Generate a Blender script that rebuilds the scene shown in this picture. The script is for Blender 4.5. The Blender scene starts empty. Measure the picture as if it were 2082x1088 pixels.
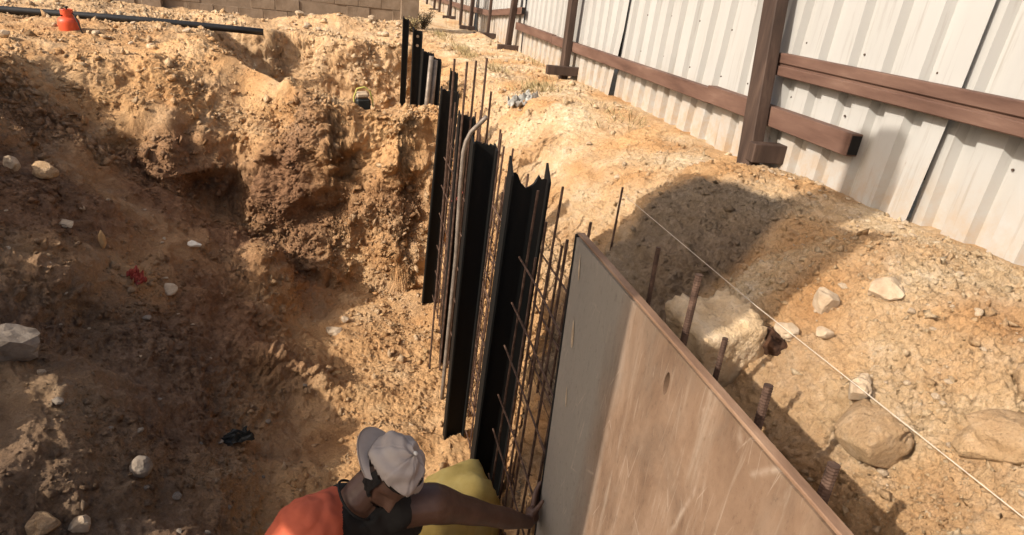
import bpy, bmesh, math, random
import numpy as np
from mathutils import Vector, Matrix

random.seed(7)
rng = np.random.default_rng(11)
scene = bpy.context.scene
COL = scene.collection

# ------------------------------------------------------------------ camera
cam_data = bpy.data.cameras.new('camera')
cam_data.lens = 36.0 * 1300.0 / 2082.0
cam_data.sensor_width = 36.0
cam_data.clip_start = 0.05
cam_data.clip_end = 500.0
cam = bpy.data.objects.new('camera', cam_data)
COL.objects.link(cam)
_x = Vector((0.96695938, -0.22947297, 0.11104826))
_y = -Vector((0.00261679, -0.42664476, -0.9044155))
_z = -Vector((0.25491707, 0.87482364, -0.41194767))
cam.matrix_world = Matrix(((_x.x, _y.x, _z.x, 0.0), (_x.y, _y.y, _z.y, 0.0), (_x.z, _y.z, _z.z, 0.85), (0, 0, 0, 1)))
scene.camera = cam

# ------------------------------------------------------------------ sky and sun
SUN_EL = math.radians(33.0)
SUN_DIR = Vector((1.0, 0.33, 0.0)).normalized() * math.cos(SUN_EL) - Vector((0, 0, math.sin(SUN_EL)))   # way the light travels
world = bpy.data.worlds.new('World')
scene.world = world
world.use_nodes = True
wn = world.node_tree
bg = wn.nodes['Background']
sky = wn.nodes.new('ShaderNodeTexSky')
sky.sky_type = 'NISHITA'
sky.sun_disc = False
sky.sun_elevation = SUN_EL
sky.sun_rotation = math.atan2(-SUN_DIR.x, -SUN_DIR.y)
sky.air_density = 1.0
sky.dust_density = 6.0
sky.ozone_density = 0.3
wn.links.new(sky.outputs[0], bg.inputs[0])
bg.inputs[1].default_value = 0.14
sun_data = bpy.data.lights.new('sun', 'SUN')
sun_data.energy = 4.2
sun_data.angle = math.radians(0.5)
sun_data.color = (1.0, 0.915, 0.79)
sun = bpy.data.objects.new('sun', sun_data)
COL.objects.link(sun)
sun.rotation_euler = SUN_DIR.to_track_quat('-Z', 'Y').to_euler()
sun.location = (-6, -3, 8)
scene.view_settings.view_transform = 'Standard'
scene.view_settings.look = 'None'
scene.view_settings.exposure = 0.4
scene.view_settings.gamma = 1.0

# ------------------------------------------------------------------ helpers
def link(o, parent=None):
    COL.objects.link(o)
    if parent is not None:
        o.parent = parent
    return o

def tag(o, label=None, cat=None, group=None, kind=None):
    if label: o['label'] = label
    if cat: o['category'] = cat
    if group: o['group'] = group
    if kind: o['kind'] = kind
    return o

def empty(name, loc=(0, 0, 0), rz=0.0):
    o = bpy.data.objects.new(name, None)
    o.empty_display_size = 0.1
    o.location = loc
    o.rotation_euler = (0, 0, rz)
    return link(o)

def mesh_obj(name, V, F, m, parent=None, smooth=False):
    me = bpy.data.meshes.new(name)
    me.from_pydata([tuple(v) for v in V], [], F)
    me.materials.append(m)
    if smooth:
        me.polygons.foreach_set('use_smooth', [True] * len(me.polygons))
    me.update()
    o = bpy.data.objects.new(name, me)
    return link(o, parent)

class MB:
    def __init__(s): s.V = []; s.F = []
    def add(s, V, F):
        n = len(s.V)
        s.V += [tuple(v) for v in V]
        s.F += [tuple(i + n for i in f) for f in F]
    def box(s, c, d, rot=None, bev=0.0):
        hx, hy, hz = d[0] / 2, d[1] / 2, d[2] / 2
        V = [Vector((sx * hx, sy * hy, sz * hz)) for sx in (-1, 1) for sy in (-1, 1) for sz in (-1, 1)]
        F = [(0, 1, 3, 2), (4, 6, 7, 5), (0, 4, 5, 1), (2, 3, 7, 6), (0, 2, 6, 4), (1, 5, 7, 3)]
        if bev > 0:
            bm = bmesh.new()
            vs = [bm.verts.new(v) for v in V]
            for f in F: bm.faces.new([vs[i] for i in f])
            bmesh.ops.bevel(bm, geom=bm.edges[:], offset=bev, segments=1, affect='EDGES')
            bm.verts.index_update()
            V = [v.co.copy() for v in bm.verts]
            F = [tuple(v.index for v in f.verts) for f in bm.faces]
            bm.free()
        M = rot if rot is not None else Matrix.Identity(3)
        s.add([Vector(c) + M @ v for v in V], F)
        return s
    def beam(s, a, b, w, h, up=(0, 0, 1), bev=0.0):
        a, b = Vector(a), Vector(b)
        d = (b - a); L = d.length; d.normalize()
        u = Vector(up); r = d.cross(u).normalized(); u = r.cross(d)
        M = Matrix((r, d, u)).transposed()
        return s.box((a + b) / 2, (w, L, h), M, bev)
    def tube(s, pts, rad, n=6, cap=True):
        pts = [Vector(p) for p in pts]
        rad = rad if isinstance(rad, (list, tuple)) else [rad] * len(pts)
        V = []; F = []
        ref = None
        for i, p in enumerate(pts):
            t = (pts[min(i + 1, len(pts) - 1)] - pts[max(i - 1, 0)]).normalized()
            if ref is None:
                ref = t.orthogonal().normalized()
            r = (ref - t * ref.dot(t)).normalized(); ref = r
            q = t.cross(r)
            for k in range(n):
                a = 2 * math.pi * k / n
                V.append(p + (r * math.cos(a) + q * math.sin(a)) * rad[i])
        for i in range(len(pts) - 1):
            for k in range(n):
                F.append((i * n + k, i * n + (k + 1) % n, (i + 1) * n + (k + 1) % n, (i + 1) * n + k))
        if cap:
            F.append(tuple(range(n - 1, -1, -1)))
            F.append(tuple((len(pts) - 1) * n + k for k in range(n)))
        s.add(V, F)
        return s
    def lathe(s, prof, c=(0, 0, 0), n=24):
        V = []; F = []
        for r, z in prof:
            for k in range(n):
                a = 2 * math.pi * k / n
                V.append((c[0] + r * math.cos(a), c[1] + r * math.sin(a), c[2] + z))
        for i in range(len(prof) - 1):
            for k in range(n):
                F.append((i * n + k, i * n + (k + 1) % n, (i + 1) * n + (k + 1) % n, (i + 1) * n + k))
        s.add(V, F)
        return s
    def build(s, name, m, parent=None, smooth=False):
        return mesh_obj(name, s.V, s.F, m, parent, smooth)

# ------------------------------------------------------------------ numpy noise
_perm = rng.permutation(256).astype(np.int32)
_perm = np.concatenate([_perm, _perm, _perm])
_g3 = rng.normal(size=(256, 3)).astype(np.float32)
_g3 /= np.linalg.norm(_g3, axis=1, keepdims=True)

def perlin(x, y, z):
    x = np.asarray(x, np.float32); y = np.asarray(y, np.float32); z = np.asarray(z, np.float32)
    xi = np.floor(x); yi = np.floor(y); zi = np.floor(z)
    xf = x - xi; yf = y - yi; zf = z - zi
    xi = xi.astype(np.int32) & 255; yi = yi.astype(np.int32) & 255; zi = zi.astype(np.int32) & 255
    u = xf * xf * xf * (xf * (xf * 6 - 15) + 10)
    v = yf * yf * yf * (yf * (yf * 6 - 15) + 10)
    w = zf * zf * zf * (zf * (zf * 6 - 15) + 10)
    out = 0
    for dx in (0, 1):
        px = _perm[xi + dx]
        wx = u if dx else 1 - u
        for dy in (0, 1):
            py = _perm[px + ((yi + dy) & 255)]
            wy = v if dy else 1 - v
            for dz in (0, 1):
                g = _g3[_perm[py + ((zi + dz) & 255)]]
                wz = w if dz else 1 - w
                out = out + wx * wy * wz * (g[..., 0] * (xf - dx) + g[..., 1] * (yf - dy) + g[..., 2] * (zf - dz))
    return out * 1.5

def ss(x, a, b):
    t = np.clip((x - a) / (b - a), 0, 1)
    return t * t * (3 - 2 * t)
def smax(a, b, k):
    h = np.clip(0.5 + 0.5 * (a - b) / k, 0, 1)
    return b + (a - b) * h + k * h * (1 - h)
def smin(a, b, k):
    return -smax(-a, -b, k)

# ------------------------------------------------------------------ materials
def new_mat(name, rough=0.8, metallic=0.0, spec=0.3):
    m = bpy.data.materials.new(name)
    m.use_nodes = True
    b = m.node_tree.nodes['Principled BSDF']
    b.inputs['Roughness'].default_value = rough
    b.inputs['Metallic'].default_value = metallic
    b.inputs['Specular IOR Level'].default_value = spec
    return m, m.node_tree, b

def N(nt, t, **kw):
    n = nt.nodes.new(t)
    for k, v in kw.items():
        if k.startswith('i_'):
            n.inputs[k[2:].replace('_', ' ')].default_value = v
        else:
            setattr(n, k, v)
    return n

def noise_node(nt, scale, detail=6.0, rough=0.6, coord='Object', stretch=None, dist=0.0):
    tc = N(nt, 'ShaderNodeTexCoord')
    src = tc.outputs[coord]
    if stretch:
        mp = N(nt, 'ShaderNodeMapping')
        mp.inputs['Scale'].default_value = stretch
        nt.links.new(src, mp.inputs['Vector']); src = mp.outputs[0]
    n = N(nt, 'ShaderNodeTexNoise')
    n.inputs['Scale'].default_value = scale
    n.inputs['Detail'].default_value = detail
    n.inputs['Roughness'].default_value = rough
    n.inputs['Distortion'].default_value = dist
    nt.links.new(src, n.inputs['Vector'])
    return n

def ramp(nt, src, stops):
    r = N(nt, 'ShaderNodeValToRGB')
    el = r.color_ramp.elements
    while len(el) > 1: el.remove(el[-1])
    el[0].position = stops[0][0]; el[0].color = (*stops[0][1], 1)
    for p, c in stops[1:]:
        e = el.new(p); e.color = (*c, 1)
    nt.links.new(src, r.inputs[0])
    return r

def bump(nt, b, src, strength, dist, prev=None):
    bp = N(nt, 'ShaderNodeBump')
    bp.inputs['Strength'].default_value = strength
    bp.inputs['Distance'].default_value = dist
    nt.links.new(src, bp.inputs['Height'])
    if prev is not None: nt.links.new(prev.outputs[0], bp.inputs['Normal'])
    nt.links.new(bp.outputs[0], b.inputs['Normal'])
    return bp

def mottled(name, stops, scale=6.0, rough=0.85, bscale=60.0, bstr=0.4, bdist=0.004, metallic=0.0, stretch=None, spec=0.25, detail=7.0):
    m, nt, b = new_mat(name, rough, metallic, spec)
    n = noise_node(nt, scale, detail, 0.62, stretch=stretch)
    r = ramp(nt, n.outputs['Fac'], stops)
    nt.links.new(r.outputs[0], b.inputs['Base Color'])
    if bstr > 0:
        n2 = noise_node(nt, bscale, 5.0, 0.6, stretch=stretch)
        bump(nt, b, n2.outputs['Fac'], bstr, bdist)
    return m

def soil_material():
    m, nt, b = new_mat('soil', 0.95, 0.0, 0.12)
    at = N(nt, 'ShaderNodeAttribute', attribute_name='mix')   # r: grey, g: pale, b: red
    sep = N(nt, 'ShaderNodeSeparateColor')
    nt.links.new(at.outputs['Color'], sep.inputs[0])
    n1 = noise_node(nt, 2.6, 9.0, 0.68)
    base = ramp(nt, n1.outputs['Fac'], [(0.28, (0.36, 0.190, 0.084)), (0.43, (0.51, 0.290, 0.134)), (0.57, (0.59, 0.358, 0.176)), (0.72, (0.65, 0.44, 0.245))])
    n2 = noise_node(nt, 16.0, 8.0, 0.7)
    pale = ramp(nt, n2.outputs['Fac'], [(0.3, (0.50, 0.355, 0.205)), (0.5, (0.63, 0.475, 0.305)), (0.68, (0.74, 0.61, 0.45))])
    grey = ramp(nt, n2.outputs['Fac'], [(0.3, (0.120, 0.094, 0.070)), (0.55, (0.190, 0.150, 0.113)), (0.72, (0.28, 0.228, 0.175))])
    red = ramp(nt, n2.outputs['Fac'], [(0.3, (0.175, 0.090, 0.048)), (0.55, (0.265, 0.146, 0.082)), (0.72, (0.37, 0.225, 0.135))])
    def mixc(f, a, c):
        mx = N(nt, 'ShaderNodeMix', data_type='RGBA')
        nt.links.new(f, mx.inputs['Factor']); nt.links.new(a, mx.inputs[6]); nt.links.new(c, mx.inputs[7])
        return mx.outputs[2]
    c = mixc(sep.outputs[1], base.outputs[0], pale.outputs[0])
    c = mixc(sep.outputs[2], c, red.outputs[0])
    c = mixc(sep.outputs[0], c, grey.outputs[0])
    # fine grain speckle: grains of different minerals
    n3 = noise_node(nt, 120.0, 4.0, 0.8)
    sp = ramp(nt, n3.outputs['Fac'], [(0.30, (0.50, 0.47, 0.45)), (0.43, (.95, .95, .95)), (0.60, (1.05, 1.05, 1.05)), (0.74, (1.35, 1.35, 1.35))])
    mul = N(nt, 'ShaderNodeMix', data_type='RGBA', blend_type='MULTIPLY')
    mul.inputs['Factor'].default_value = 0.8
    nt.links.new(c, mul.inputs[6]); nt.links.new(sp.outputs[0], mul.inputs[7])
    nt.links.new(mul.outputs[2], b.inputs['Base Color'])
    n4 = noise_node(nt, 30.0, 7.0, 0.78)
    b1 = bump(nt, b, n4.outputs['Fac'], 0.9, 0.030)
    tcv = N(nt, 'ShaderNodeTexCoord'); vo = N(nt, 'ShaderNodeTexVoronoi', feature='F1'); vo.inputs['Scale'].default_value = 52.0; vo.inputs['Randomness'].default_value = 1.0
    nt.links.new(tcv.outputs['Object'], vo.inputs['Vector'])
    inv = N(nt, 'ShaderNodeMath', operation='SUBTRACT'); inv.inputs[0].default_value = 1.0; nt.links.new(vo.outputs['Distance'], inv.inputs[1])
    b2 = bump(nt, b, inv.outputs[0], 0.55, 0.010, b1)
    n5 = noise_node(nt, 150.0, 4.0, 0.75)
    bump(nt, b, n5.outputs['Fac'], 0.75, 0.009, b2)
    return m

M = {}
M['soil'] = soil_material()

# ------------------------------------------------------------------ ground
MOUNDS = [  # x, y, height, rx, ry, rotation
    (-1.30, 3.05, 0.14, 0.50, 0.75, 0.4),
    (-0.72, 5.95, 0.38, 0.22, 0.34, 0.2),
    (-0.42, 4.65, 0.26, 0.40, 0.13, -0.25),
    (-0.62, 2.62, 0.16, 0.40, 0.12, 0.1),
    (-1.75, 4.35, 0.14, 0.45, 0.12, -0.1),
    (-0.9, 5.25, 0.16, 0.35, 0.12, 0.5),
    (0.05, 5.3, 0.08, 0.3, 0.25, 0.0),
    (-2.3, 7.5, 0.18, 0.45, 0.35, 0.2),
    (-1.6, 8.2, 0.22, 0.35, 0.25, -0.2),
    (-3.6, 7.4, 0.10, 0.7, 0.4, 0.0),
    (-3.2, 6.9, 0.2, 0.4, 0.3, 0.0),
    (0.1, 11.6, 0.20, 0.75, 0.35, 0.0),
    (0.85, 12.3, 0.18, 0.5, 0.5, 0.0),
    (-0.7, 11.9, 0.12, 0.5, 0.35, 0.0),
    (-1.9, 11.5, 0.10, 0.6, 0.3, 0.0),
    (-4.4, 11.3, 0.12, 0.8, 0.35, 0.0),
    (2.2, 3.1, 0.05, 0.5, 0.5, 0.0),
    (1.75, 5.6, 0.10, 0.35, 0.6, 0.0),
    (1.6, 7.4, 0.10, 0.3, 0.6, 0.0),
    (2.35, 12.0, 0.10, 0.2, 0.5, 0.0),
]
FENCE_Y = [-4, 0, 2, 3.6, 4.2, 6.2, 8, 11, 15, 24, 60]
FENCE_Z = [.05, .03, 0, -.09, -.14, -.14, -.20, -.22, -.32, -.30, -.3]
def fence_z(y): return np.interp(y, FENCE_Y, FENCE_Z)

def macro(X, Y):
    wob = perlin(X * .7, Y * .7, 3.3)
    wob2 = perlin(X * 1.7 + 9, Y * 1.7, 7.7)
    zf = fence_z(Y)
    # right bank
    e = 1.13 + .05 * perlin(Y * 1.3, 0 * Y + .5, 0 * Y + 1.2) + .10 * ss(Y, 2.6, 3.4) * (1 - ss(Y, 6.5, 8))
    zE = np.interp(Y, [0, 2.2, 2.8, 3.5, 6.0, 7.2, 9, 12, 25], [-.82, -.82, -.86, -1.08, -1.02, -.50, -.36, -.33, -.33])
    t = np.clip((X - e) / (2.62 - e), 0, 1)
    bank = zE + (zf - zE) * (1 - (1 - t) ** np.interp(Y, [2.2, 3.2, 6.0, 8.0], [3.6, 3.1, 3.0, 2.2])) + .05 * wob * np.sin(t * math.pi)
    right = np.where(X > e, bank, zE - 9.0 * (e - X))
    # pit
    x0 = -.33 + .18 * wob
    left = -2.45 + .725 * (x0 - X)
    lf = ss(-X, .05, .7)                                    # 0: sheer cross wall by the piles, 1: bulging wall on the left
    Yw = 6.42 + .05 * perlin(X * 2.9, 0 * X + 2.3, 0 * X + 8.4) + .07 * wob2
    Yw = Yw + lf * (.16 * perlin(X * 2.1, 0 * X + .3, 0 * X + 4.4) - .12 * np.exp(-((X + .66) / .26) ** 2) - .20 * np.exp(-((X + 1.80) / .30) ** 2) + .20 * np.exp(-((X + 1.22) / .34) ** 2) - .15 * np.exp(-((X + 2.9) / .3) ** 2))
    Yw = Yw + .10 * np.exp(-((X - .12) / .24) ** 2) - .10 * np.exp(-((X - .55) / .12) ** 2)
    hgt = np.maximum(Y - Yw, -1)
    wall = -2.45 + (1 - lf) * 5.0 * hgt + lf * np.where(hgt < .40, 2.9 * hgt, 1.16 + 1.0 * (hgt - .40))
    near = -2.35 + 1.35 * (1.55 - Y)
    pit = smax(smax(np.full_like(X, -2.45), left, .25), wall, .10)
    pit = smax(pit, near, .2)
    G = -.50 + .22 * ss(Y, 7, 9.5) + .25 * ss(-X, 2.6, 4.0) * (1 - ss(Y, 5.0, 8)) + .30 * ss(-X, 2.8, 4.0) * (1 - ss(Y, 1.5, 3.0)) + .07 * wob
    G = G - .10 * ss(X, -.6, .2) * (1 - ss(Y, 7.6, 9))
    G = np.where(Y < 1.6, np.minimum(G, -.66 + 1.0 * np.maximum(0, -X - .7) + 0 * X), G)
    S = smin(pit, G, .12)
    # second, shallower pit behind
    p2 = smax(np.full_like(X, -1.5), -1.5 + 1.0 * (-.30 - .10 * (Y - 8) - X), .06)
    p2 = smax(p2, -1.5 + 2.4 * (Y - 10.0 + .3 * wob2), .1)
    p2 = smax(p2, -1.5 + 2.8 * (7.55 + .90 * np.maximum(0, -.15 - X) - Y), .05)
    S = smin(S, p2, .06)
    for (mx, my, mh, rx, ry, ro) in MOUNDS:
        ca, sa = math.cos(ro), math.sin(ro)
        dx = (X - mx) * ca + (Y - my) * sa; dy = -(X - mx) * sa + (Y - my) * ca
        r2 = (dx / rx) ** 2 + (dy / ry) ** 2
        g = mh * np.exp(-r2)
        S = S + np.where(X < 1.0, g, 0); right = right + np.where(X >= 1.3, g, 0)
    # hollow in the bank beside the near end of the wall
    right = right + (-.24 * np.exp(-(((X - 1.58) / .34) ** 2 + ((Y - 2.38) / .26) ** 2)) + .09 * np.exp(-(((X - 1.75) / .35) ** 2 + ((Y - 3.05) / .3) ** 2)) + .08 * np.exp(-(((X - 2.05) / .4) ** 2 + ((Y - 1.85) / .35) ** 2))) * ss(X, e, e + .25)
    S = smax(S, right, .05)
    S = np.where(X > 2.66, zf + .0 * X, S)
    return S

def spaced(a, b, d0, d1):
    out = []; y = a
    while y < b:
        out.append(y); f = (y - a) / (b - a); y += d0 + (d1 - d0) * f
    return out
def make_rows(total):
    y = np.arange(.8, 13.0, .004)
    xs = np.linspace(-2.4, .95, 34)
    Xg, Yg = np.meshgrid(xs, y)
    Zg = macro(Xg, Yg)
    sl = np.sort(np.abs(np.gradient(Zg, .004, axis=0)), axis=1)[:, -9:].mean(1)
    sl = np.convolve(sl, np.ones(25) / 25, 'same')
    dens = np.sqrt(1 + np.minimum(sl, 6) ** 2) / (.55 + .16 * y)
    c = np.concatenate([[0], np.cumsum(dens)[:-1]]); c /= c[-1]
    return list(np.interp(np.linspace(0, 1, total), c, y))
ROWS = np.array(spaced(-5, .5, .25, .05) + spaced(.5, .79, .03, .02) + make_rows(1080) + spaced(13.03, 15, .03, .08) + spaced(15, 60, .1, 3.0) + [62, 80, 120, 200])
NC = 880
def build_ground():
    nr = len(ROWS)
    k = np.linspace(0, 1, 2600)
    X = np.zeros((nr, NC)); Y = np.repeat(ROWS[:, None], NC, 1)
    for j, y in enumerate(ROWS):
        xl = -(5 + 1.3 * max(y, 0)); xr = 3.3 + .1 * max(y, 0)
        xs = xl + (xr - xl) * k
        zs = macro(xs, np.full_like(xs, y))
        ds = np.hypot(np.diff(xs), np.minimum(np.abs(np.diff(zs)), .4))
        xm = (xs[1:] + xs[:-1]) / 2
        vis = np.where(xm < -.62 * max(y, 0) - .35, .16, 1.0) * np.where(xm > 2.75, .1, 1.0)
        ds = ds * vis
        c = np.concatenate([[0], np.cumsum(ds)]); c /= c[-1]
        X[j] = np.interp(np.linspace(0, 1, NC), c, xs)
    # smooth the column positions between rows so that cells stay regular
    kern = np.ones(9) / 9
    Xs = X.copy()
    for i in range(4, nr - 4):
        if ROWS[i + 4] - ROWS[i - 4] < .4: Xs[i] = X[i - 4:i + 5].mean(0)
    X = Xs
    Z = macro(X, Y)
    P = np.stack([X, Y, Z], -1)
    du = np.gradient(P, axis=1); dv = np.gradient(P, axis=0)
    nrm = np.cross(du, dv)
    nrm /= np.linalg.norm(nrm, axis=-1, keepdims=True) + 1e-9
    Z = P[..., 2].copy()
    steep = 1 - np.clip(nrm[..., 2], 0, 1)
    onbank = ss(X, 1.05, 1.25)
    smooth_top = onbank * ss(X, 1.5, 2.0)
    far = ss(Y, 7, 12)
    def n(s, o=0): return perlin(P[..., 0] * s + o, P[..., 1] * s + o * 1.7, P[..., 2] * s + o * .6)
    # undercut: the lower part of the far wall is hollowed out below a crumbling ledge
    fw = ss(Y, 5.9, 6.3) * (1 - ss(Y, 7.2, 7.6)) * (1 - ss(X, .75, .95)) * ss(X, -3.4, -2.6)
    cut = np.exp(-((Z + 1.55 - .18 * n(1.3, 91)) / .42) ** 2)
    hollow = fw * cut * np.clip(.18 + .55 * n(1.15, 95), 0, .36) * (1 - .75 * ss(X, -.1, .3))
    P[..., 1] += hollow
    ledge = fw * np.exp(-((Z + 1.0 - .15 * n(1.7, 97)) / .14) ** 2) * np.clip(.10 + .3 * n(2.3, 99), 0, .25)
    P[..., 1] -= ledge
    wx = .05 * n(5.0, 33); wy = .05 * n(5.0, 37)
    def nw(sc, o): return perlin((P[..., 0] + wx) * sc + o, (P[..., 1] + wy) * sc + o * 1.7, (P[..., 2] - wx) * sc + o * .6)
    fars = ss(Y, 7.3, 8.0) * (1 - .6 * steep)
    plane2 = ss(Y, 7.3, 7.7) * (1 - ss(Y, 9.3, 9.8)) * ss(X, -1.5, -1.25) * (1 - ss(X, -.2, .1))     # scraped flat by the bucket
    crumb = np.clip(.35 + 1.7 * n(.9, 21), 0.05, 1.1) * (1 - .35 * smooth_top)
    crumb = np.clip(crumb + .55 * steep, 0, 1.3) * (1 - .45 * fars)
    D = .085 * (1 - .45 * onbank) * (1 - .5 * smooth_top) * (1 + .5 * steep) * (1 - .6 * fars) * n(1.7, 3)
    D += .050 * (1 - .35 * onbank - .3 * smooth_top) * (1 + .9 * steep) * (1 - .4 * fars) * n(3.7, 7)
    D += .030 * (1 - .4 * smooth_top) * (1 + .8 * steep) * (1 - .3 * fars) * nw(8.1, 1)
    D += .018 * crumb * np.maximum(0, np.abs(nw(12.0, 5)) * 2.2 - .25)
    D += .017 * (.55 + .5 * crumb) * nw(17.0, 15)
    D += .010 * crumb * np.maximum(0, np.abs(nw(29.0, 2)) * 2.4 - .3)
    fineb = 1 + .9 * onbank * (1 - ss(Y, 2.5, 4.5))
    floor_ = ss(X, -.15, .15) * (1 - onbank) * ss(Y, 3.9, 4.3) * (1 - ss(Y, 6.1, 6.4))
    D *= 1 - .45 * floor_
    D += .0105 * fineb * (.6 + .6 * crumb) * nw(37.0, 19)
    D += .0075 * fineb * (.6 + .6 * crumb) * n(71.0, 9)
    D += .0045 * fineb * (.7 + .5 * crumb) * n(140.0, 11)
    D *= 1 - .75 * plane2
    # bench lines where the bucket teeth scraped the far walls
    D += .010 * steep * (Y > 5) * perlin(P[..., 0] * 7.0, P[..., 1] * 1.5, P[..., 2] * 1.6)
    # dried crust broken into plates on the near bank
    crust = np.exp(-(((X - 1.75) / .55) ** 2 + ((Y - 1.0) / .55) ** 2)) * onbank
    cr = np.minimum(np.abs(n(3.1, 77)), np.abs(n(5.3, 83)) * .8)
    D -= .075 * crust * np.clip(1 - cr / .016, 0, 1) * np.clip(.3 + 1.6 * n(1.6, 87), 0, 1)
    D += crust * .035 * np.round(3 * n(4.4, 81)) / 3
    guard = 1 - .85 * np.exp(-((X - 2.68) / .12) ** 2)          # keep the fence foot clean
    core = ((X > .74) & (X < 1.10) & (Y > .4) & (Y < 2.4)).astype(float)
    D *= guard * (1 - .9 * core)
    P = P + nrm * D[..., None]
    # colour zones: grey spoil, pale marl, red earth, some darkened to hold shade
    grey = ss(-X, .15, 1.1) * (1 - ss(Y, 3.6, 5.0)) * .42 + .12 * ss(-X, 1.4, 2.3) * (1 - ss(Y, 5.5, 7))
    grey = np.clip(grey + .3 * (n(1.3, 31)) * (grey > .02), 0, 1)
    patch = np.exp(-(((X - 1.60) / .62) ** 2 + ((Y - 2.72) / .42) ** 2))  # grey soil patch, with part of the bank shadow in its colour
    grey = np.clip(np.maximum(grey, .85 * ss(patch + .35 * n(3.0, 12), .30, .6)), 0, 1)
    pale = np.clip(ss(X, 1.2, 1.6) * (.42 + 1.0 * n(1.9, 41) + .35 * n(5.1, 43)) + .35 * ss(Y, 8.5, 11) + .5 * np.clip(n(2.6, 51), 0, 1), 0, 1)
    red = np.clip(.55 * fw * cut + 1.0 * ss(-X, -.1, .6) * (1 - ss(Y, 6.6, 7.4)) * (.68 + .9 * n(1.2, 61)) + .25 * np.clip(n(2.2, 71), 0, 1), 0, 1)  # red earth, darkened on left slope and undercut to carry their shade
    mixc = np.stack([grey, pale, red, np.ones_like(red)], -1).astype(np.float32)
    nv = nr * NC
    idx = np.arange(nv).reshape(nr, NC)
    q = np.stack([idx[:-1, :-1], idx[:-1, 1:], idx[1:, 1:], idx[1:, :-1]], -1).reshape(-1, 4)
    me = bpy.data.meshes.new('ground')
    me.vertices.add(nv); me.vertices.foreach_set('co', P.astype(np.float32).ravel())
    me.loops.add(q.size); me.loops.foreach_set('vertex_index', q.astype(np.int32).ravel())
    me.polygons.add(len(q))
    me.polygons.foreach_set('loop_start', np.arange(0, q.size, 4, dtype=np.int32))
    me.polygons.foreach_set('loop_total', np.full(len(q), 4, np.int32))
    me.update(calc_edges=True)
    me.polygons.foreach_set('use_smooth', np.ones(len(q), bool))
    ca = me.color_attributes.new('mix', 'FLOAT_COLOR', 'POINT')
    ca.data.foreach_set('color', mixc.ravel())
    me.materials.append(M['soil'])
    o = link(bpy.data.objects.new('ground', me))
    tag(o, kind='structure')
    return P, nrm, mixc
GP, GN, GM = build_ground()
_gx = GP[..., 0].ravel(); _gy = GP[..., 1].ravel(); _gz = GP[..., 2].ravel()
def gz(x, y):
    i = int(np.argmin((_gx - x) ** 2 + (_gy - y) ** 2))
    return float(_gz[i])
# ------------------------------------------------------------------ more materials
M['white_sheet'] = mottled('white_sheet', [(0.3, (0.305, 0.297, 0.283)), (0.45, (0.360, 0.353, 0.341)), (0.7, (0.392, 0.386, 0.376))], 1.3, 0.55, 40, 0.05, 0.002, stretch=(1, 1, .25), spec=0.35)
def dirty_sheet():
    m = M['white_sheet']; nt = m.node_tree; b = nt.nodes['Principled BSDF']
    src = b.inputs['Base Color'].links[0].from_socket
    tc = N(nt, 'ShaderNodeTexCoord'); sx = N(nt, 'ShaderNodeSeparateXYZ'); nt.links.new(tc.outputs['Object'], sx.inputs[0])
    mr = N(nt, 'ShaderNodeMapRange'); mr.inputs['From Min'].default_value = .34; mr.inputs['From Max'].default_value = -.16
    nt.links.new(sx.outputs['Z'], mr.inputs['Value'])
    n = noise_node(nt, 9.0, 8.0, .72); r = ramp(nt, n.outputs['Fac'], [(.34, (0, 0, 0)), (.66, (1, 1, 1))])
    mu = N(nt, 'ShaderNodeMath', operation='MULTIPLY'); nt.links.new(mr.outputs[0], mu.inputs[0]); nt.links.new(r.outputs[0], mu.inputs[1])
    mx = N(nt, 'ShaderNodeMix', data_type='RGBA'); nt.links.new(mu.outputs[0], mx.inputs['Factor']); nt.links.new(src, mx.inputs[6]); mx.inputs[7].default_value = (.36, .25, .15, 1)
    # thin rain streaks and scuffs
    n2 = noise_node(nt, 30.0, 6.0, .7, stretch=(1, 1, .05)); r2 = ramp(nt, n2.outputs['Fac'], [(.56, (1, 1, 1)), (.72, (.72, .69, .64))])
    m2 = N(nt, 'ShaderNodeMix', data_type='RGBA', blend_type='MULTIPLY'); m2.inputs['Factor'].default_value = .7
    nt.links.new(mx.outputs[2], m2.inputs[6]); nt.links.new(r2.outputs[0], m2.inputs[7])
    n3 = noise_node(nt, 3.1, 9.0, .75); r3 = ramp(nt, n3.outputs['Fac'], [(.66, (1, 1, 1)), (.71, (.55, .47, .38))])
    m3 = N(nt, 'ShaderNodeMix', data_type='RGBA', blend_type='MULTIPLY'); m3.inputs['Factor'].default_value = .6
    nt.links.new(m2.outputs[2], m3.inputs[6]); nt.links.new(r3.outputs[0], m3.inputs[7])
    nt.links.new(m3.outputs[2], b.inputs['Base Color'])
dirty_sheet()
M['rail_brown'] = mottled('rail_brown', [(0.28, (0.060, 0.032, 0.024)), (0.45, (0.105, 0.058, 0.043)), (0.6, (0.135, 0.078, 0.058)), (0.75, (0.20, 0.125, 0.095))], 9, 0.62, 70, 0.35, 0.003, stretch=(1, .18, 1))
M['post_brown'] = mottled('post_brown', [(0.3, (0.030, 0.019, 0.015)), (0.55, (0.060, 0.038, 0.029)), (0.75, (0.105, 0.068, 0.052))], 12, 0.7, 60, 0.5, 0.003, stretch=(1, 1, .15))
M['hollow'] = mottled('hollow', [(0.3, (0.006, 0.005, 0.005)), (0.7, (0.014, 0.012, 0.011))], 12, 0.9, 60, 0.0)  # near-black tone, paints the shade inside open rail ends
M['bitumen'] = mottled('bitumen', [(0.3, (0.0035, 0.0035, 0.0034)), (0.52, (0.006, 0.006, 0.0058)), (0.66, (0.013, 0.010, 0.0085)), (0.78, (0.045, 0.031, 0.022))], 5, 0.62, 50, 0.3, 0.003, stretch=(1, 1, .2), spec=0.2)
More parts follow.
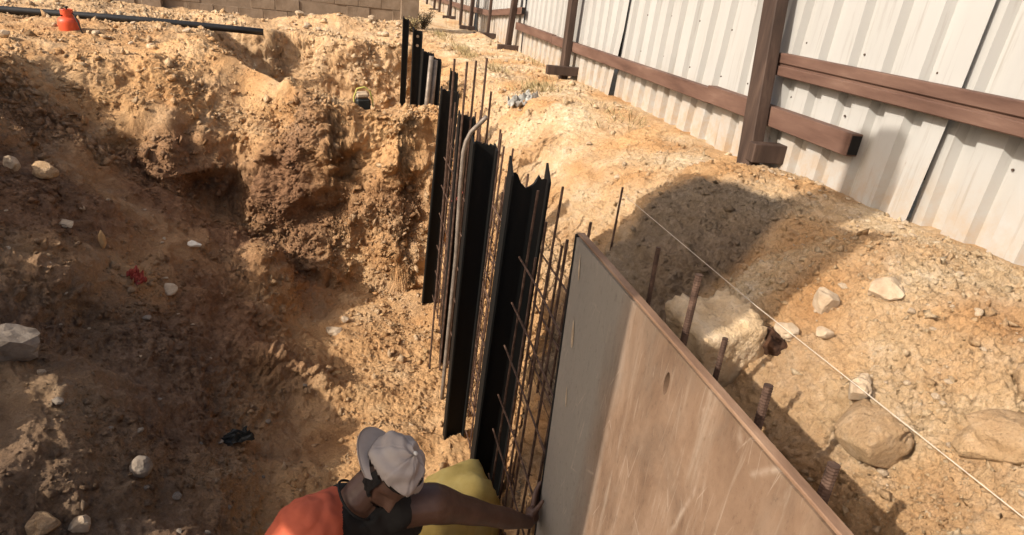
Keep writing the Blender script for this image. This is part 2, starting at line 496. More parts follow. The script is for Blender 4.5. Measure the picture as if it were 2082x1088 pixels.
M['rebar'] = mottled('rebar', [(0.3, (0.040, 0.024, 0.018)), (0.5, (0.085, 0.050, 0.036)), (0.72, (0.17, 0.105, 0.075))], 22, 0.75, 160, 0.5, 0.002, metallic=0.25)
M['pipe_grey'] = mottled('pipe_grey', [(0.3, (0.13, 0.105, 0.085)), (0.55, (0.22, 0.18, 0.15)), (0.75, (0.32, 0.27, 0.22))], 14, 0.5, 60, 0.2, 0.002, metallic=0.3)
M['black_pipe'] = mottled('black_pipe', [(0.3, (0.010, 0.010, 0.010)), (0.6, (0.02, 0.019, 0.018)), (0.8, (0.05, 0.046, 0.04))], 6, 0.4, 40, 0.1, 0.002, spec=0.5)
M['orange_paint'] = mottled('orange_paint', [(0.3, (0.50, 0.060, 0.020)), (0.6, (0.62, 0.085, 0.030)), (0.8, (0.66, 0.13, 0.06))], 9, 0.45, 60, 0.1, 0.002, spec=0.4)
M['block_grey'] = mottled('block_grey', [(0.3, (0.125, 0.088, 0.060)), (0.5, (0.185, 0.136, 0.096)), (0.7, (0.25, 0.19, 0.14))], 4, 0.95, 50, 0.7, 0.01)
M['mortar'] = mottled('mortar', [(0.3, (0.16, 0.118, 0.083)), (0.7, (0.23, 0.172, 0.125))], 8, 0.95, 50, 0.6, 0.008)
M['string'] = mottled('string', [(0.3, (0.55, 0.47, 0.38)), (0.7, (0.66, 0.58, 0.48))], 30, 0.8, 60, 0.0)
M['skin'] = mottled('skin', [(0.3, (0.058, 0.029, 0.018)), (0.5, (0.090, 0.045, 0.029)), (0.7, (0.12, 0.064, 0.042))], 9, 0.5, 220, 0.25, 0.002, spec=0.4)
M['hair'] = mottled('hair', [(0.3, (0.006, 0.005, 0.004)), (0.7, (0.018, 0.014, 0.012))], 60, 0.8, 260, 0.8, 0.004)
M['shirt_orange'] = mottled('shirt_orange', [(0.3, (0.40, 0.082, 0.040)), (0.5, (0.50, 0.110, 0.055)), (0.7, (0.56, 0.14, 0.075))], 5, 0.85, 320, 0.3, 0.001)
M['shirt_black'] = mottled('shirt_black', [(0.3, (0.012, 0.011, 0.010)), (0.7, (0.026, 0.023, 0.020))], 6, 0.9, 320, 0.3, 0.001)
M['trouser'] = mottled('trouser', [(0.3, (0.03, 0.032, 0.038)), (0.7, (0.06, 0.062, 0.07))], 8, 0.9, 300, 0.3, 0.001)
M['cap_cloth'] = mottled('cap_cloth', [(0.3, (0.27, 0.22, 0.19)), (0.5, (0.34, 0.285, 0.25)), (0.7, (0.39, 0.335, 0.295))], 7, 0.9, 420, 0.35, 0.001)
M['yellow_sack'] = mottled('yellow_sack', [(0.3, (0.50, 0.36, 0.095)), (0.5, (0.62, 0.47, 0.15)), (0.7, (0.68, 0.55, 0.22))], 6, 0.8, 240, 0.3, 0.002)
M['pale_stone'] = mottled('pale_stone', [(0.3, (0.30, 0.215, 0.14)), (0.5, (0.42, 0.32, 0.22)), (0.7, (0.53, 0.43, 0.32))], 14, 0.92, 90, 0.6, 0.006)
M['tan_stone'] = mottled('tan_stone', [(0.3, (0.33, 0.195, 0.092)), (0.5, (0.47, 0.30, 0.145)), (0.7, (0.56, 0.38, 0.20))], 9, 0.95, 70, 0.7, 0.008)
M['grey_stone'] = mottled('grey_stone', [(0.3, (0.16, 0.125, 0.095)), (0.5, (0.235, 0.19, 0.148)), (0.7, (0.31, 0.26, 0.21))], 12, 0.92, 90, 0.6, 0.006)
M['concrete'] = mottled('concrete', [(0.3, (0.40, 0.275, 0.155)), (0.5, (0.53, 0.385, 0.235)), (0.7, (0.62, 0.48, 0.33))], 9, 0.95, 40, 0.9, 0.02)
M['cavity_red'] = mottled('cavity_red', [(0.35, (0.040, 0.020, 0.012)), (0.55, (0.085, 0.040, 0.021)), (0.72, (0.30, 0.12, 0.05))], 11, 0.95, 60, 0.8, 0.01)  # rusty red, its near-black tones stand for shade inside a cavity
M['red_rag'] = mottled('red_rag', [(0.3, (0.26, 0.045, 0.035)), (0.7, (0.42, 0.10, 0.08))], 30, 0.6, 120, 0.3, 0.002)
M['white_scrap'] = mottled('white_scrap', [(0.3, (0.60, 0.55, 0.47)), (0.7, (0.74, 0.70, 0.62))], 20, 0.6, 90, 0.2, 0.002)
M['grey_plastic'] = mottled('grey_plastic', [(0.3, (0.16, 0.155, 0.14)), (0.5, (0.30, 0.29, 0.27)), (0.7, (0.45, 0.44, 0.41))], 16, 0.5, 60, 0.4, 0.006)
M['dry_grass'] = mottled('dry_grass', [(0.3, (0.20, 0.155, 0.075)), (0.5, (0.30, 0.235, 0.12)), (0.7, (0.40, 0.32, 0.18))], 5, 0.9, 60, 0.0)
M['dark_metal'] = mottled('dark_metal', [(0.3, (0.010, 0.011, 0.010)), (0.7, (0.035, 0.034, 0.030))], 12, 0.5, 60, 0.2, 0.002)
M['hose_yellow'] = mottled('hose_yellow', [(0.3, (0.36, 0.34, 0.07)), (0.7, (0.46, 0.43, 0.12))], 12, 0.5, 60, 0.0)
M['exc_yellow'] = mottled('exc_yellow', [(0.3, (0.50, 0.28, 0.02)), (0.7, (0.60, 0.36, 0.04))], 5, 0.5, 60, 0.1, 0.002)

def plywood_material():
    m, nt, b = new_mat('formwork_ply', 0.62, 0.0, 0.3)
    n1 = noise_node(nt, 2.6, 10.0, 0.68, stretch=(1, 1.6, .8), dist=.5)
    r1 = ramp(nt, n1.outputs['Fac'], [(0.28, (0.088, 0.053, 0.034)), (0.42, (0.145, 0.090, 0.058)), (0.54, (0.195, 0.125, 0.082)), (0.66, (0.240, 0.162, 0.112)), (0.78, (0.31, 0.230, 0.172))])
    n2 = noise_node(nt, 8.0, 8.0, 0.75, stretch=(1, 3.0, .22), dist=.5)       # runs and drips of cement water
    r2 = ramp(nt, n2.outputs['Fac'], [(0.55, (0, 0, 0)), (0.64, (1, 1, 1))])
    mx = N(nt, 'ShaderNodeMix', data_type='RGBA')
    mul = N(nt, 'ShaderNodeMath', operation='MULTIPLY'); mul.inputs[1].default_value = .45
    nt.links.new(r2.outputs[0], mul.inputs[0]); nt.links.new(mul.outputs[0], mx.inputs['Factor'])
    nt.links.new(r1.outputs[0], mx.inputs[6]); mx.inputs[7].default_value = (0.32, 0.25, 0.19, 1)
    n3 = noise_node(nt, 1.9, 9.0, 0.7, stretch=(1, 1.2, .7), dist=.8)          # grey cement film
    r3 = ramp(nt, n3.outputs['Fac'], [(0.47, (0, 0, 0)), (0.60, (1, 1, 1))])
    mul2 = N(nt, 'ShaderNodeMath', operation='MULTIPLY'); mul2.inputs[1].default_value = .35
    nt.links.new(r3.outputs[0], mul2.inputs[0])
    mx2 = N(nt, 'ShaderNodeMix', data_type='RGBA')
    nt.links.new(mul2.outputs[0], mx2.inputs['Factor'])
    nt.links.new(mx.outputs[2], mx2.inputs[6]); mx2.inputs[7].default_value = (0.165, 0.130, 0.100, 1)
    tcy = N(nt, 'ShaderNodeTexCoord'); spy = N(nt, 'ShaderNodeSeparateXYZ'); nt.links.new(tcy.outputs['Object'], spy.inputs[0])  # far end greyed: its sky-lit shade is put into the panel colour
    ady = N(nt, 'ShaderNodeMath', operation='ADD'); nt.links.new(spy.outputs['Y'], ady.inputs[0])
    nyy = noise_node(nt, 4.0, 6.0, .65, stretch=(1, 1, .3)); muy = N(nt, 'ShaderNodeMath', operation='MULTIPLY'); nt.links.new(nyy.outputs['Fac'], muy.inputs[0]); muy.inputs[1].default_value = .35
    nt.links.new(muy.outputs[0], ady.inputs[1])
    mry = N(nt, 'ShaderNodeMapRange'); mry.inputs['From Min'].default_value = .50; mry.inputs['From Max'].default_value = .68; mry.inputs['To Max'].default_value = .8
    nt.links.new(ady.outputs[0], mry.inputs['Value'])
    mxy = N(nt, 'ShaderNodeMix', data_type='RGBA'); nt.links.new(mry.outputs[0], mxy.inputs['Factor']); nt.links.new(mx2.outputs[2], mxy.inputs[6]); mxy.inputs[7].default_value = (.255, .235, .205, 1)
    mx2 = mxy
    # scratches: thin stretched voronoi edges turned two ways
    last = mx2.outputs[2]
    for ang, sc_, lim in ((.5, 5.0, .012), (-1.1, 3.5, .010)):
        tc = N(nt, 'ShaderNodeTexCoord'); mp = N(nt, 'ShaderNodeMapping')
        mp.inputs['Rotation'].default_value = (ang, 0, 0); mp.inputs['Scale'].default_value = (.01, 3.0, .5)
        nt.links.new(tc.outputs['Object'], mp.inputs['Vector'])
        vo = N(nt, 'ShaderNodeTexVoronoi', feature='DISTANCE_TO_EDGE'); vo.inputs['Scale'].default_value = sc_
        nt.links.new(mp.outputs[0], vo.inputs['Vector'])
        rr = ramp(nt, vo.outputs['Distance'], [(0.0, (1, 1, 1)), (lim, (0, 0, 0))])
        nn = noise_node(nt, 6.0, 4.0, .6); rn = ramp(nt, nn.outputs['Fac'], [(.5, (0, 0, 0)), (.6, (1, 1, 1))])
        mm = N(nt, 'ShaderNodeMath', operation='MULTIPLY'); nt.links.new(rr.outputs[0], mm.inputs[0]); nt.links.new(rn.outputs[0], mm.inputs[1])
        m3 = N(nt, 'ShaderNodeMath', operation='MULTIPLY'); nt.links.new(mm.outputs[0], m3.inputs[0]); m3.inputs[1].default_value = .5
        ms = N(nt, 'ShaderNodeMix', data_type='RGBA'); nt.links.new(m3.outputs[0], ms.inputs['Factor']); nt.links.new(last, ms.inputs[6]); ms.inputs[7].default_value = (.42, .34, .27, 1)
        last = ms.outputs[2]
    n4 = noise_node(nt, 45.0, 8.0, 0.78, stretch=(1, 1.3, .6))
    r4 = ramp(nt, n4.outputs['Fac'], [(0.30, (0.55, 0.53, 0.51)), (0.46, (1, 1, 1)), (0.62, (1, 1, 1)), (0.74, (1.3, 1.3, 1.3))])
    mx3 = N(nt, 'ShaderNodeMix', data_type='RGBA', blend_type='MULTIPLY'); mx3.inputs['Factor'].default_value = .8
    nt.links.new(last, mx3.inputs[6]); nt.links.new(r4.outputs[0], mx3.inputs[7])
    nt.links.new(mx3.outputs[2], b.inputs['Base Color'])
    bump(nt, b, n4.outputs['Fac'], .35, .004)
    return m
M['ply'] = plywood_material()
M['ply_edge'] = mottled('ply_edge', [(0.3, (0.11, 0.062, 0.038)), (0.5, (0.20, 0.118, 0.075)), (0.7, (0.32, 0.21, 0.14))], 10, 0.7, 90, 0.5, 0.003, stretch=(1, .3, 1))

# ------------------------------------------------------------------ metal fence
FX = 2.68
PITCH = 0.244
fence = empty('metal_fence', (FX, 2.0, 0.0))
tag(fence, 'long white ribbed sheet metal fence on brown posts and rails along the bank', 'fence')
def loc(p): return (p[0] - FX, p[1] - 2.0, p[2])
SEAMS = [-1.55, 0.40, 2.37, 4.24, 6.24] + [6.24 + 1.95 * i for i in range(1, 11)]
def sheet(i, y0, y1):
    r = random.Random(100 + i)
    prof = []
    y = y0 - .02
    off = 0.02 if i % 2 else -0.012
    while y < y1 + .03:
        for dy, dx in ((0, -.024), (.128, -.024), (.146, .022), (.226, .022)):
            if y + dy < y1 + .03: prof.append((y + dy, dx))
        y += PITCH
    prof.append((y1 + .032, prof[-1][1]))
    zs = [-.50, -.2, 0.0, .22, .5, 1.0, 1.6, 2.25]
    bow = r.uniform(-.012, .012); lean = r.uniform(-.004, .004); gap = r.uniform(.008, .03)
    top = r.uniform(-.02, .02)
    V = []; F = []
    n = len(prof)
    for layer in (0.0, .0022):
        for z in zs:
            low = max(0.0, (.42 - z) / .9)
            for (py, px) in prof:
                t = (py - y0) / (y1 - y0)
                yy = py + z * lean * 3 + low * gap * max(0, 1 - t * 1.6) * 1.6 - low * .03 * max(0, t - .7) * 2
                wv = .006 * math.sin(py * 5.1 + i) * math.sin(z * 2.7 + i * 2)
                flare = low * .05 * max(0, 1 - t * 3) * (1 if i % 3 else -.4)
                V.append(loc((FX + px + off + layer + bow * math.sin(z * 1.4) + wv - flare + low * .01, yy, z + (top if z > 2 else 0))))
    m = len(zs)
    for L in range(2):
        b = L * n * m
        for a in range(m - 1):
            for k in range(n - 1):
                q = (b + a * n + k, b + a * n + k + 1, b + (a + 1) * n + k + 1, b + (a + 1) * n + k)
                F.append(q if L == 0 else q[::-1])
    e = n * m
    for a in range(m - 1):
        F.append((a * n, (a + 1) * n, e + (a + 1) * n, e + a * n))
        F.append((a * n + n - 1, e + a * n + n - 1, e + (a + 1) * n + n - 1, (a + 1) * n + n - 1))
    for k in range(n - 1):
        F.append(((m - 1) * n + k, (m - 1) * n + k + 1, e + (m - 1) * n + k + 1, e + (m - 1) * n + k))
    o = mesh_obj('sheet', V, F, M['white_sheet'], fence)
    # self-drilling screws along the two rail heights
    sc = MB()
    for z in (.36, .68):
        for k in range(2, n - 2, 8):
            py, px = prof[k]
            p = loc((FX + px + off - .004, py + .05, z + r.uniform(-.02, .02)))
            sc.tube([Vector(p), Vector(p) + Vector((-.006, 0, 0))], .006, 6)
    tag(sc.build('screws', M['post_brown'], o), kind='stuff')
    return o
for i in range(len(SEAMS) - 1):
    sheet(i, SEAMS[i], SEAMS[i + 1])

def rail(pts, w, h, hollow_near=False, grooves=False, material='rail_brown'):
    root = None
    b = MB()
    for a, c in zip(pts[:-1], pts[1:]):
        if grooves:
            b.beam(loc((a[0], a[1], a[2] + h * .27)), loc((c[0], c[1], c[2] + h * .27)), w, h * .44, bev=.005)
            b.beam(loc((a[0] + .006, a[1], a[2] - .004)), loc((c[0] + .006, c[1], c[2] - .004)), w - .012, h * .16)
            b.beam(loc((a[0] - .004, a[1], a[2] - h * .27)), loc((c[0] - .004, c[1], c[2] - h * .27)), w, h * .42, bev=.005)
        else:
            b.beam(loc(a), loc(c), w, h, bev=.004)
    o = b.build('rail', M[material], fence)
    if hollow_near:
        a, c = Vector(pts[0]), Vector(pts[1])
        d = (a - c).normalized()
        k = MB().beam(loc(a - d * .01), loc(a + d * .004), w * .80, h * .84)  # solid dark plug painted as the shade inside the rail
        k.build('end_shade_plug', M['hollow'], o)
    return o
rail([(2.60, -1.4, .565), (2.60, 1.2, .572), (2.60, 3.60, .545)], .07, .135, grooves=True)
rail([(2.595, 2.80, .245), (2.595, 4.30, .235)], .075, .118, hollow_near=True)
rail([(2.60, 4.24, .222), (2.60, 8.28, .172)], .065, .105)
rail([(2.60, 8.30, .180), (2.60, 10.25, .165)], .065, .105, hollow_near=True)
rail([(2.60, 10.0, .40), (2.60, 12.5, .185), (2.60, 15.4, .10), (2.60, 24.0, -.05)], .06, .10, hollow_near=True)

def post(y0, y1, w, d, x=2.50, foot=None, zb=None):
    zb = float(fence_z(y0)) - .15 if zb is None else zb
    s = (y1 - y0)
    top = 2.15
    a = (x, y0, zb); c = (x + .02, y0 + s * (top - zb), top)
    o = MB().beam(loc(a), loc(c), w, d, up=(1, 0, 0), bev=.005).build('post', M['post_brown'], fence)
    if foot:
        x0, x1, z, h, yo = foot
        f = MB().beam(loc((x0, y0 + yo, z)), loc((x1, y0 + yo - .03, z + .004)), .09, h, bev=.004)
        f.build('foot_bar', M['post_brown'], o)
    return o
post(3.49, 3.66, .135, .085, 2.50, (2.44, 2.74, .03, .115, -.05))
post(7.48, 7.52, .135, .08, 2.52, (2.28, 2.74, -.085, .10, -.08))
post(10.46, 10.28, .125, .08, 2.52, (2.34, 2.78, -.185, .09, -.1))
post(12.17, 12.13, .06, .05, 2.54, (2.26, 2.66, -.18, .10, -.1))
post(14.0, 13.95, .11, .07, 2.54, (2.30, 2.62, -.215, .07, -.1))
post(15.27, 15.29, .08, .06, 2.54)
post(17.0, 16.9, .12, .07, 2.54, (2.36, 2.86, -.26, .10, -.1))
post(18.95, 18.85, .08, .06, 2.54)
post(20.1, 20.0, .10, .06, 2.54, (2.40, 2.70, -.30, .10, -.1))
post(22.0, 21.9, .10, .06, 2.54)

# ------------------------------------------------------------------ block wall behind the site
wall = empty('block_wall', (-3.5, 12.75, -.35))
tag(wall, 'dusty grey brown concrete block wall closing off the far side of the site', 'wall')
blk = MB().box((0, 0, 0), (.396, .19, .196), bev=.006).build('block', M['block_grey'], wall)
bme = blk.data
first = True
BX0, NB, NCOURSE = -9.2, 26, 10
skip = {(17, 1), (17, 2)}
for c in range(NCOURSE):
    for k in range(NB):
        if (k, c) in skip: continue
        x = BX0 + .402 * k + (.2 if c % 2 else 0)
        o = blk if first else link(bpy.data.objects.new('block', bme), wall)
        first = False
        o.location = (x + 3.5, random.uniform(-.012, .012), .10 + .202 * c)
        o.rotation_euler = (random.uniform(-.01, .01), random.uniform(-.008, .008), random.uniform(-.015, .015))
MB().box((BX0 + .402 * 12.7 + 3.5, -.005, 1.0), (.402 * 26.0, .165, 2.0)).build('mortar', M['mortar'], wall)
MB().box((-3.1 + 3.5, -.13, 1.0), (.30, .14, 2.1), bev=.01).build('pier', M['block_grey'], wall)
MB().box((1.15 + 3.5, -.05, .95), (.32, .34, 2.0), bev=.012).build('pier', M['block_grey'], wall)

# ------------------------------------------------------------------ steel piles
def pile(Y, xt, xb, zt, zb, label, horn=False, hole=False, depth=.15):
    depth *= .6
    root = empty('steel_pile', ((xb[0] + xb[1]) / 2, Y, zb))
    tag(root, label, 'steel pile', 'black steel piles standing along the trench wall')
    ox, oy, oz = root.location
    def L(x, y, z): return (x - ox, y - oy, z - oz)
    n = 16
    r = random.Random(int(Y * 100))
    V = []; F = []
    for s in (-.005, .005):
        for k in range(n + 1):
            t = k / n
            xb_ = xb[0] + (xb[1] - xb[0]) * t; xt_ = xt[0] + (xt[1] - xt[0]) * t
            if horn: dip = .075 * math.sin(math.pi * min(1, max(0, (t - .16) / .62))) + .03 * (t > .8) + .02 * r.random()
            else: dip = .018 * r.random() + .02 * t
            V.append(L(xb_, Y + s, zb)); V.append(L(xt_, Y + s, zt - dip))
    m = 2 * (n + 1)
    for k in range(n):
        F.append((2 * k, 2 * k + 2, 2 * k + 3, 2 * k + 1))
        F.append((m + 2 * k, m + 2 * k + 1, m + 2 * k + 3, m + 2 * k + 2))
        F.append((2 * k + 1, 2 * k + 3, m + 2 * k + 3, m + 2 * k + 1))
        F.append((2 * k, m + 2 * k, m + 2 * k + 2, 2 * k + 2))
    mesh_obj('web', V, F, M['bitumen'], root)
    for q, (b_, t_) in enumerate(((xb[0], xt[0]), (xb[1], xt[1]))):
        dz = (0.0, .04)[q] if not horn else (-.02, .01)[q]
        V = []
        for (x, z) in ((b_, zb), (t_, zt - dz)):
            for (sx, sy) in ((-.006, -depth / 2), (.006, -depth / 2), (.006, depth / 2), (-.006, depth / 2)):
                V.append(L(x + sx, Y + sy, z + (.05 * (sy > 0) - .03 * (sy < 0)) * (z == zt - dz) * (1 if horn else .3)))
        F = [(0, 1, 5, 4), (1, 2, 6, 5), (2, 3, 7, 6), (3, 0, 4, 7), (4, 5, 6, 7), (3, 2, 1, 0)]
        mesh_obj('flange', V, F, M['bitumen'], root)
    if hole:
        hx = (xt[0] + xt[1]) / 2
        for dz in (.09, .20):
            MB().tube([L(hx, Y - .0065, zt - dz), L(hx, Y - .009, zt - dz)], .018, 10).build('lifting_hole', M['pale_stone'], root)
    return root
pile(3.10, (.835, 1.04), (.79, .995), -.06, -2.42, 'wide black steel pile with a notched torch-cut top, nearest the plywood panel', horn=True)
pile(3.86, (.775, .925), (.750, .885), -.095, -2.62, 'broad black steel pile directly behind the bent grey pipe', depth=.16)
pile(4.92, (.865, .985), (.86, .955), -.15, -2.45, 'narrow black steel pile half hidden behind the bent grey pipe', depth=.12)
pile(6.10, (.885, 1.045), (.825, .975), -.17, -2.48, 'tall black steel pile standing against the yellow cross wall of the pit', depth=.12)
pile(7.25, (.83, .90), (.80, .87), 0.02, -1.2, 'black steel pile left of the two grey pipes beyond the cross wall', depth=.08)
pile(7.40, (.955, 1.045), (.94, 1.04), -.05, -1.2, 'black steel pile right of the two grey pipes beyond the cross wall', depth=.10)
pile(7.62, (.86, .99), (.84, .97), -.02, -1.3, 'black steel pile behind the two grey pipes beyond the cross wall', depth=.08)
pile(8.60, (.845, .955), (.85, .94), .12, -1.5, 'black steel pile with two lifting holes near its top', hole=True, depth=.12)
pile(10.0, (.83, .91), (.83, .90), .14, -1.3, 'farthest and shortest-looking black steel pile, close to the block wall', depth=.10)
pile(6.55, (1.03, 1.10), (1.00, 1.08), -.06, -1.5, 'thin jagged black steel plate just behind the tall pile at the cross wall', depth=.05)

# ------------------------------------------------------------------ grey pipes and rebar
o = MB().tube([(.955, 4.36, -.05), (.93, 4.38, -.09), (.865, 4.4, -.17), (.835, 4.4, -.24), (.822, 4.4, -.32), (.82, 4.4, -.58), (.83, 4.4, -1.12), (.81, 4.4, -2.30), (.81, 4.4, -2.48)], .0165, 10).build('bent_pipe', M['pipe_grey'], smooth=True)
tag(o, 'long grey pipe, its top bent to the right, before a black pile', 'pipe')
for a, b_, lab in (((.905, 7.15, -.02), (.86, 7.15, -1.0), 'left of two straight grey pipes upright among the far black piles'), ((.955, 7.18, -.06), (.925, 7.18, -1.0), 'right of two straight grey pipes upright among the far black piles')):
    tag(MB().tube([a, b_], .026, 10).build('upright_pipe', M['pipe_grey'], smooth=True), lab, 'pipe', 'grey pipes among the far piles')

def cage(y0, y1, label, xs=(.86, 1.05), n=4, tops=(-.35, -.05), seed=1, zb=-2.5, hz=.30, lean=-.035):
    r = random.Random(seed)
    root = empty('rebar_cage', (.95, (y0 + y1) / 2, zb))
    tag(root, label, 'rebar cage', 'rebar cages between the piles')
    ox, oy, oz = root.location
    def L(p): return (p[0] - ox, p[1] - oy, p[2] - oz)
    for x in xs:
        for k in range(n):
            y = y0 + (y1 - y0) * (k + .5) / n + r.uniform(-.015, .015)
            zt = r.uniform(*tops)
            xb = x + lean + r.uniform(-.015, .015); xt = x + r.uniform(-.02, .02)
            xm = (xb + xt) / 2 + r.uniform(-.01, .01)
            MB().tube([L((xb, y, zb - .05)), L((xm, y + r.uniform(-.01, .01), (zt + zb) / 2)), L((xt, y, zt))], .0068, 6).build('vertical_bar', M['rebar'], root)
    z = zb + .2
    while z < tops[0] - .05:
        for x in xs:
            zz = z + r.uniform(-.012, .012)
            f = (zz - zb) / (-zb)
            xx = x + lean * (1 - f) - .012
            MB().tube([L((xx + r.uniform(-.03, .01), y0 - r.uniform(.04, .16), zz + r.uniform(-.012, .012))), L((xx, (y0 + y1) / 2, zz)), L((xx, y1 + r.uniform(.0, .08), zz + r.uniform(-.02, .02)))], .0055, 5).build('horizontal_bar', M['rebar'], root)
        z += hz
    ties = MB()
    for x in xs:
        z = zb + .3
        while z < tops[0]:
            if r.random() < .8:
                ties.tube([L((x + .005 + lean * .5, y0 + r.uniform(0, y1 - y0), z)), L((x - .03 + lean * .5, y0 + r.uniform(0, y1 - y0) * .2, z + .03))], .0022, 4)
            z += .2
    tag(ties.build('tie_wires', M['rebar'], root), kind='stuff')
    return root
cage(2.18, 3.00, 'rebar cage between the plywood panel and the notched black pile', (.93, 1.06), 6, (-.42, -.08), 3)
cage(3.24, 3.74, 'rebar cage just behind the notched black pile', (.95, 1.07), 5, (-.40, -.10), 4)
cage(4.02, 4.75, 'rebar cage around the bent grey pipe', (.95, 1.02, 1.09), 5, (-.45, -.15), 5)
cage(5.05, 5.95, 'farthest rebar cage, in front of the cross wall of the pit', (.96, 1.03, 1.09), 6, (-.50, -.15), 6)
for k, (x, y, zt, lab) in enumerate(((.78, 4.82, .26, 'thin starter bar rising tallest at the left of the bar cluster'), (.87, 4.80, .25, 'starter bar second from the left in the tall bar cluster'),
        (.94, 4.82, .26, 'starter bar in the middle of the tall bar cluster'), (1.01, 4.78, .29, 'starter bar second from the right in the tall bar cluster'), (1.07, 4.80, .05, 'shorter starter bar at the right of the tall bar cluster'), (1.16, 4.75, -.22, 'low starter bar standing apart right of the tall bar cluster'))):
    o = MB().tube([(x - .03, y, -2.5), (x - .01, y + .01, -1.2), (x, y, zt)], .0085, 6).build('starter_bar', M['rebar'])
    tag(o, lab, 'rebar', 'tall starter bars')
o = MB().tube([(.86, 4.93, -.87), (.885, 4.9, -.855), (.90, 4.86, -.80), (.93, 4.84, -.76)], .008, 5).build('red_tape', M['red_rag'])
tag(o, 'small red twist of tape tied to the bars by the bent pipe', 'tape')

# ------------------------------------------------------------------ plywood formwork panel
def formwork():
    Xp, T = .85, .024
    root = empty('formwork_panel', (Xp, 1.2, -2.4))
    tag(root, 'big stained brown plywood formwork panel the worker is pushing upright', 'panel')
    ox, oy, oz = root.location
    outer = [(2.10, -.012), (1.94, -2.4), (.28, -2.4), (.28, .012), (1.2, .004)]
    hc = (1.29, -.105); hole = []
    for k in range(20):
        a = 2 * math.pi * k / 20
        hole.append((hc[0] + .013 * math.cos(a), hc[1] + .036 * math.sin(a)))
    from mathutils.geometry import tessellate_polygon
    pts = outer + hole
    tris = tessellate_polygon([[Vector((p[0], p[1], 0)) for p in outer], [Vector((p[0], p[1], 0)) for p in hole]])
    V = []; F = []
    for dx in (0.0, T):
        V += [(Xp + dx - ox, p[0] - oy, p[1] - oz) for p in pts]
    n = len(pts)
    for t in tris:
        F.append(tuple(t)); F.append(tuple(i + n for i in t)[::-1])
    for ring in (list(range(5)), list(range(5, n))):
        for a, b_ in zip(ring, ring[1:] + ring[:1]):
            F.append((a, b_, b_ + n, a + n))
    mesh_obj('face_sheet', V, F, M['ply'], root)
    # worn rim along the top, built from butted strips that are not quite in line
    MB().beam((Xp + .014 - ox, 2.098 - oy, .003 - oz), (Xp + .014 - ox, .28 - oy, .022 - oz), .027, .010, bev=.002).build('top_rim', M['ply_edge'], root)
    MB().beam((Xp + .012 - ox, 2.112 - oy, -.004 - oz), (Xp + .012 - ox, 1.952 - oy, -2.4 - oz), .028, .016, up=(0, 1, 0), bev=.003).build('end_rim', M['hollow'], root)
    for (yy, zz, w_, h_) in ((1.975, -.36, .012, .055), (2.02, -.10, .006, .05), (1.93, -.62, .006, .04), (.82, -.42, .005, .05)):
        V = []
        for k in range(14):
            a = 2 * math.pi * k / 14
            V.append((Xp - .0035 - ox, yy + w_ * math.cos(a) * (1.25 - .4 * math.sin(a)) * .8 - oy + .012 * math.sin(a), zz + h_ * math.sin(a) - oz))
        V.append((Xp - .006 - ox, yy - oy, zz - .2 * h_ - oz))
        mesh_obj('cement_smear', V, [(k, (k + 1) % 14, 14) for k in range(14)], M['pale_stone'], root, True)
    for (yy, zz, L_) in ((1.0, -.55, .9), (.66, -.4, .7), (1.5, -.9, 1.2)):
        MB().beam((Xp + .075 - ox, yy - oy, -.12 - oz), (Xp + .075 - ox, yy - oy, -2.3 - oz), .05, .09, up=(1, 0, 0)).build('back_stud', M['ply_edge'], root)
    return root
formwork()

# near ribbed dowel bars behind the panel
def ribbed(p0, p1, rad):
    p0, p1 = Vector(p0), Vector(p1)
    L = (p1 - p0).length; n = max(6, int(L / .008)) * 2
    pts = []; rs = []
    for k in range(n + 1):
        pts.append(p0.lerp(p1, k / n)); rs.append(rad * (.92 if k % 2 else 1.02))
    return MB().tube(pts, rs, 9)
for (a, b_, rad, lab) in (((1.005, 1.47, -.75), (1.015, 1.515, .115), .0115, 'ribbed rebar dowel in front of the pale broken slab edge'),
        ((1.00, 1.04, -.75), (1.01, 1.105, .012), .0120, 'ribbed rusty dowel casting its shadow beside the big flat rock'),
        ((.99, .80, -.75), (1.00, .845, -.005), .0135, 'ribbed dowel nearest the lower corner of the panel'),
        ((1.01, 1.28, -.75), (1.012, 1.315, .018), .0085, 'short thin dowel between two ribbed dowels'),
        ((1.00, 1.70, -.75), (1.012, 1.775, .09), .0085, 'dark dowel in the shade near the far top corner of the panel'),
        ((.985, .50, -.75), (.99, .53, -.02), .012, 'dowel hidden past the near end of the panel')):
    tag(ribbed(a, b_, rad).build('dowel_bar', M['rebar'], smooth=False), lab, 'rebar', 'dowels behind the plywood panel')
o = MB().tube([(1.06, 1.60, -.22), (1.02, 1.50, -.18), (1.0, 1.46, -.17)], .005, 5).build('tie_rod', M['rebar'])
tag(o, 'thin dark tie rod lying level beside the shaded dowel', 'rod')

# string line
sl = empty('string_line', (1.42, 2.98, -.12))
tag(sl, 'taut pale string line stretched over the bank parallel to the panel', 'string')
MB().tube([(0, 0, 0), (.003, -1.25, .004), (0, -2.7, .05)], .0011, 5).build('cord', M['string'], sl)
MB().tube([(0, .01, .03), (.0, .012, -.35)], .006, 6).build('peg', M['rebar'], sl)
# ------------------------------------------------------------------ worker
def mesh_from(bm_or_vf, name):
    me = bpy.data.meshes.new(name)
    V, F = bm_or_vf
    me.from_pydata([tuple(v) for v in V], [], F); me.update()
    return me

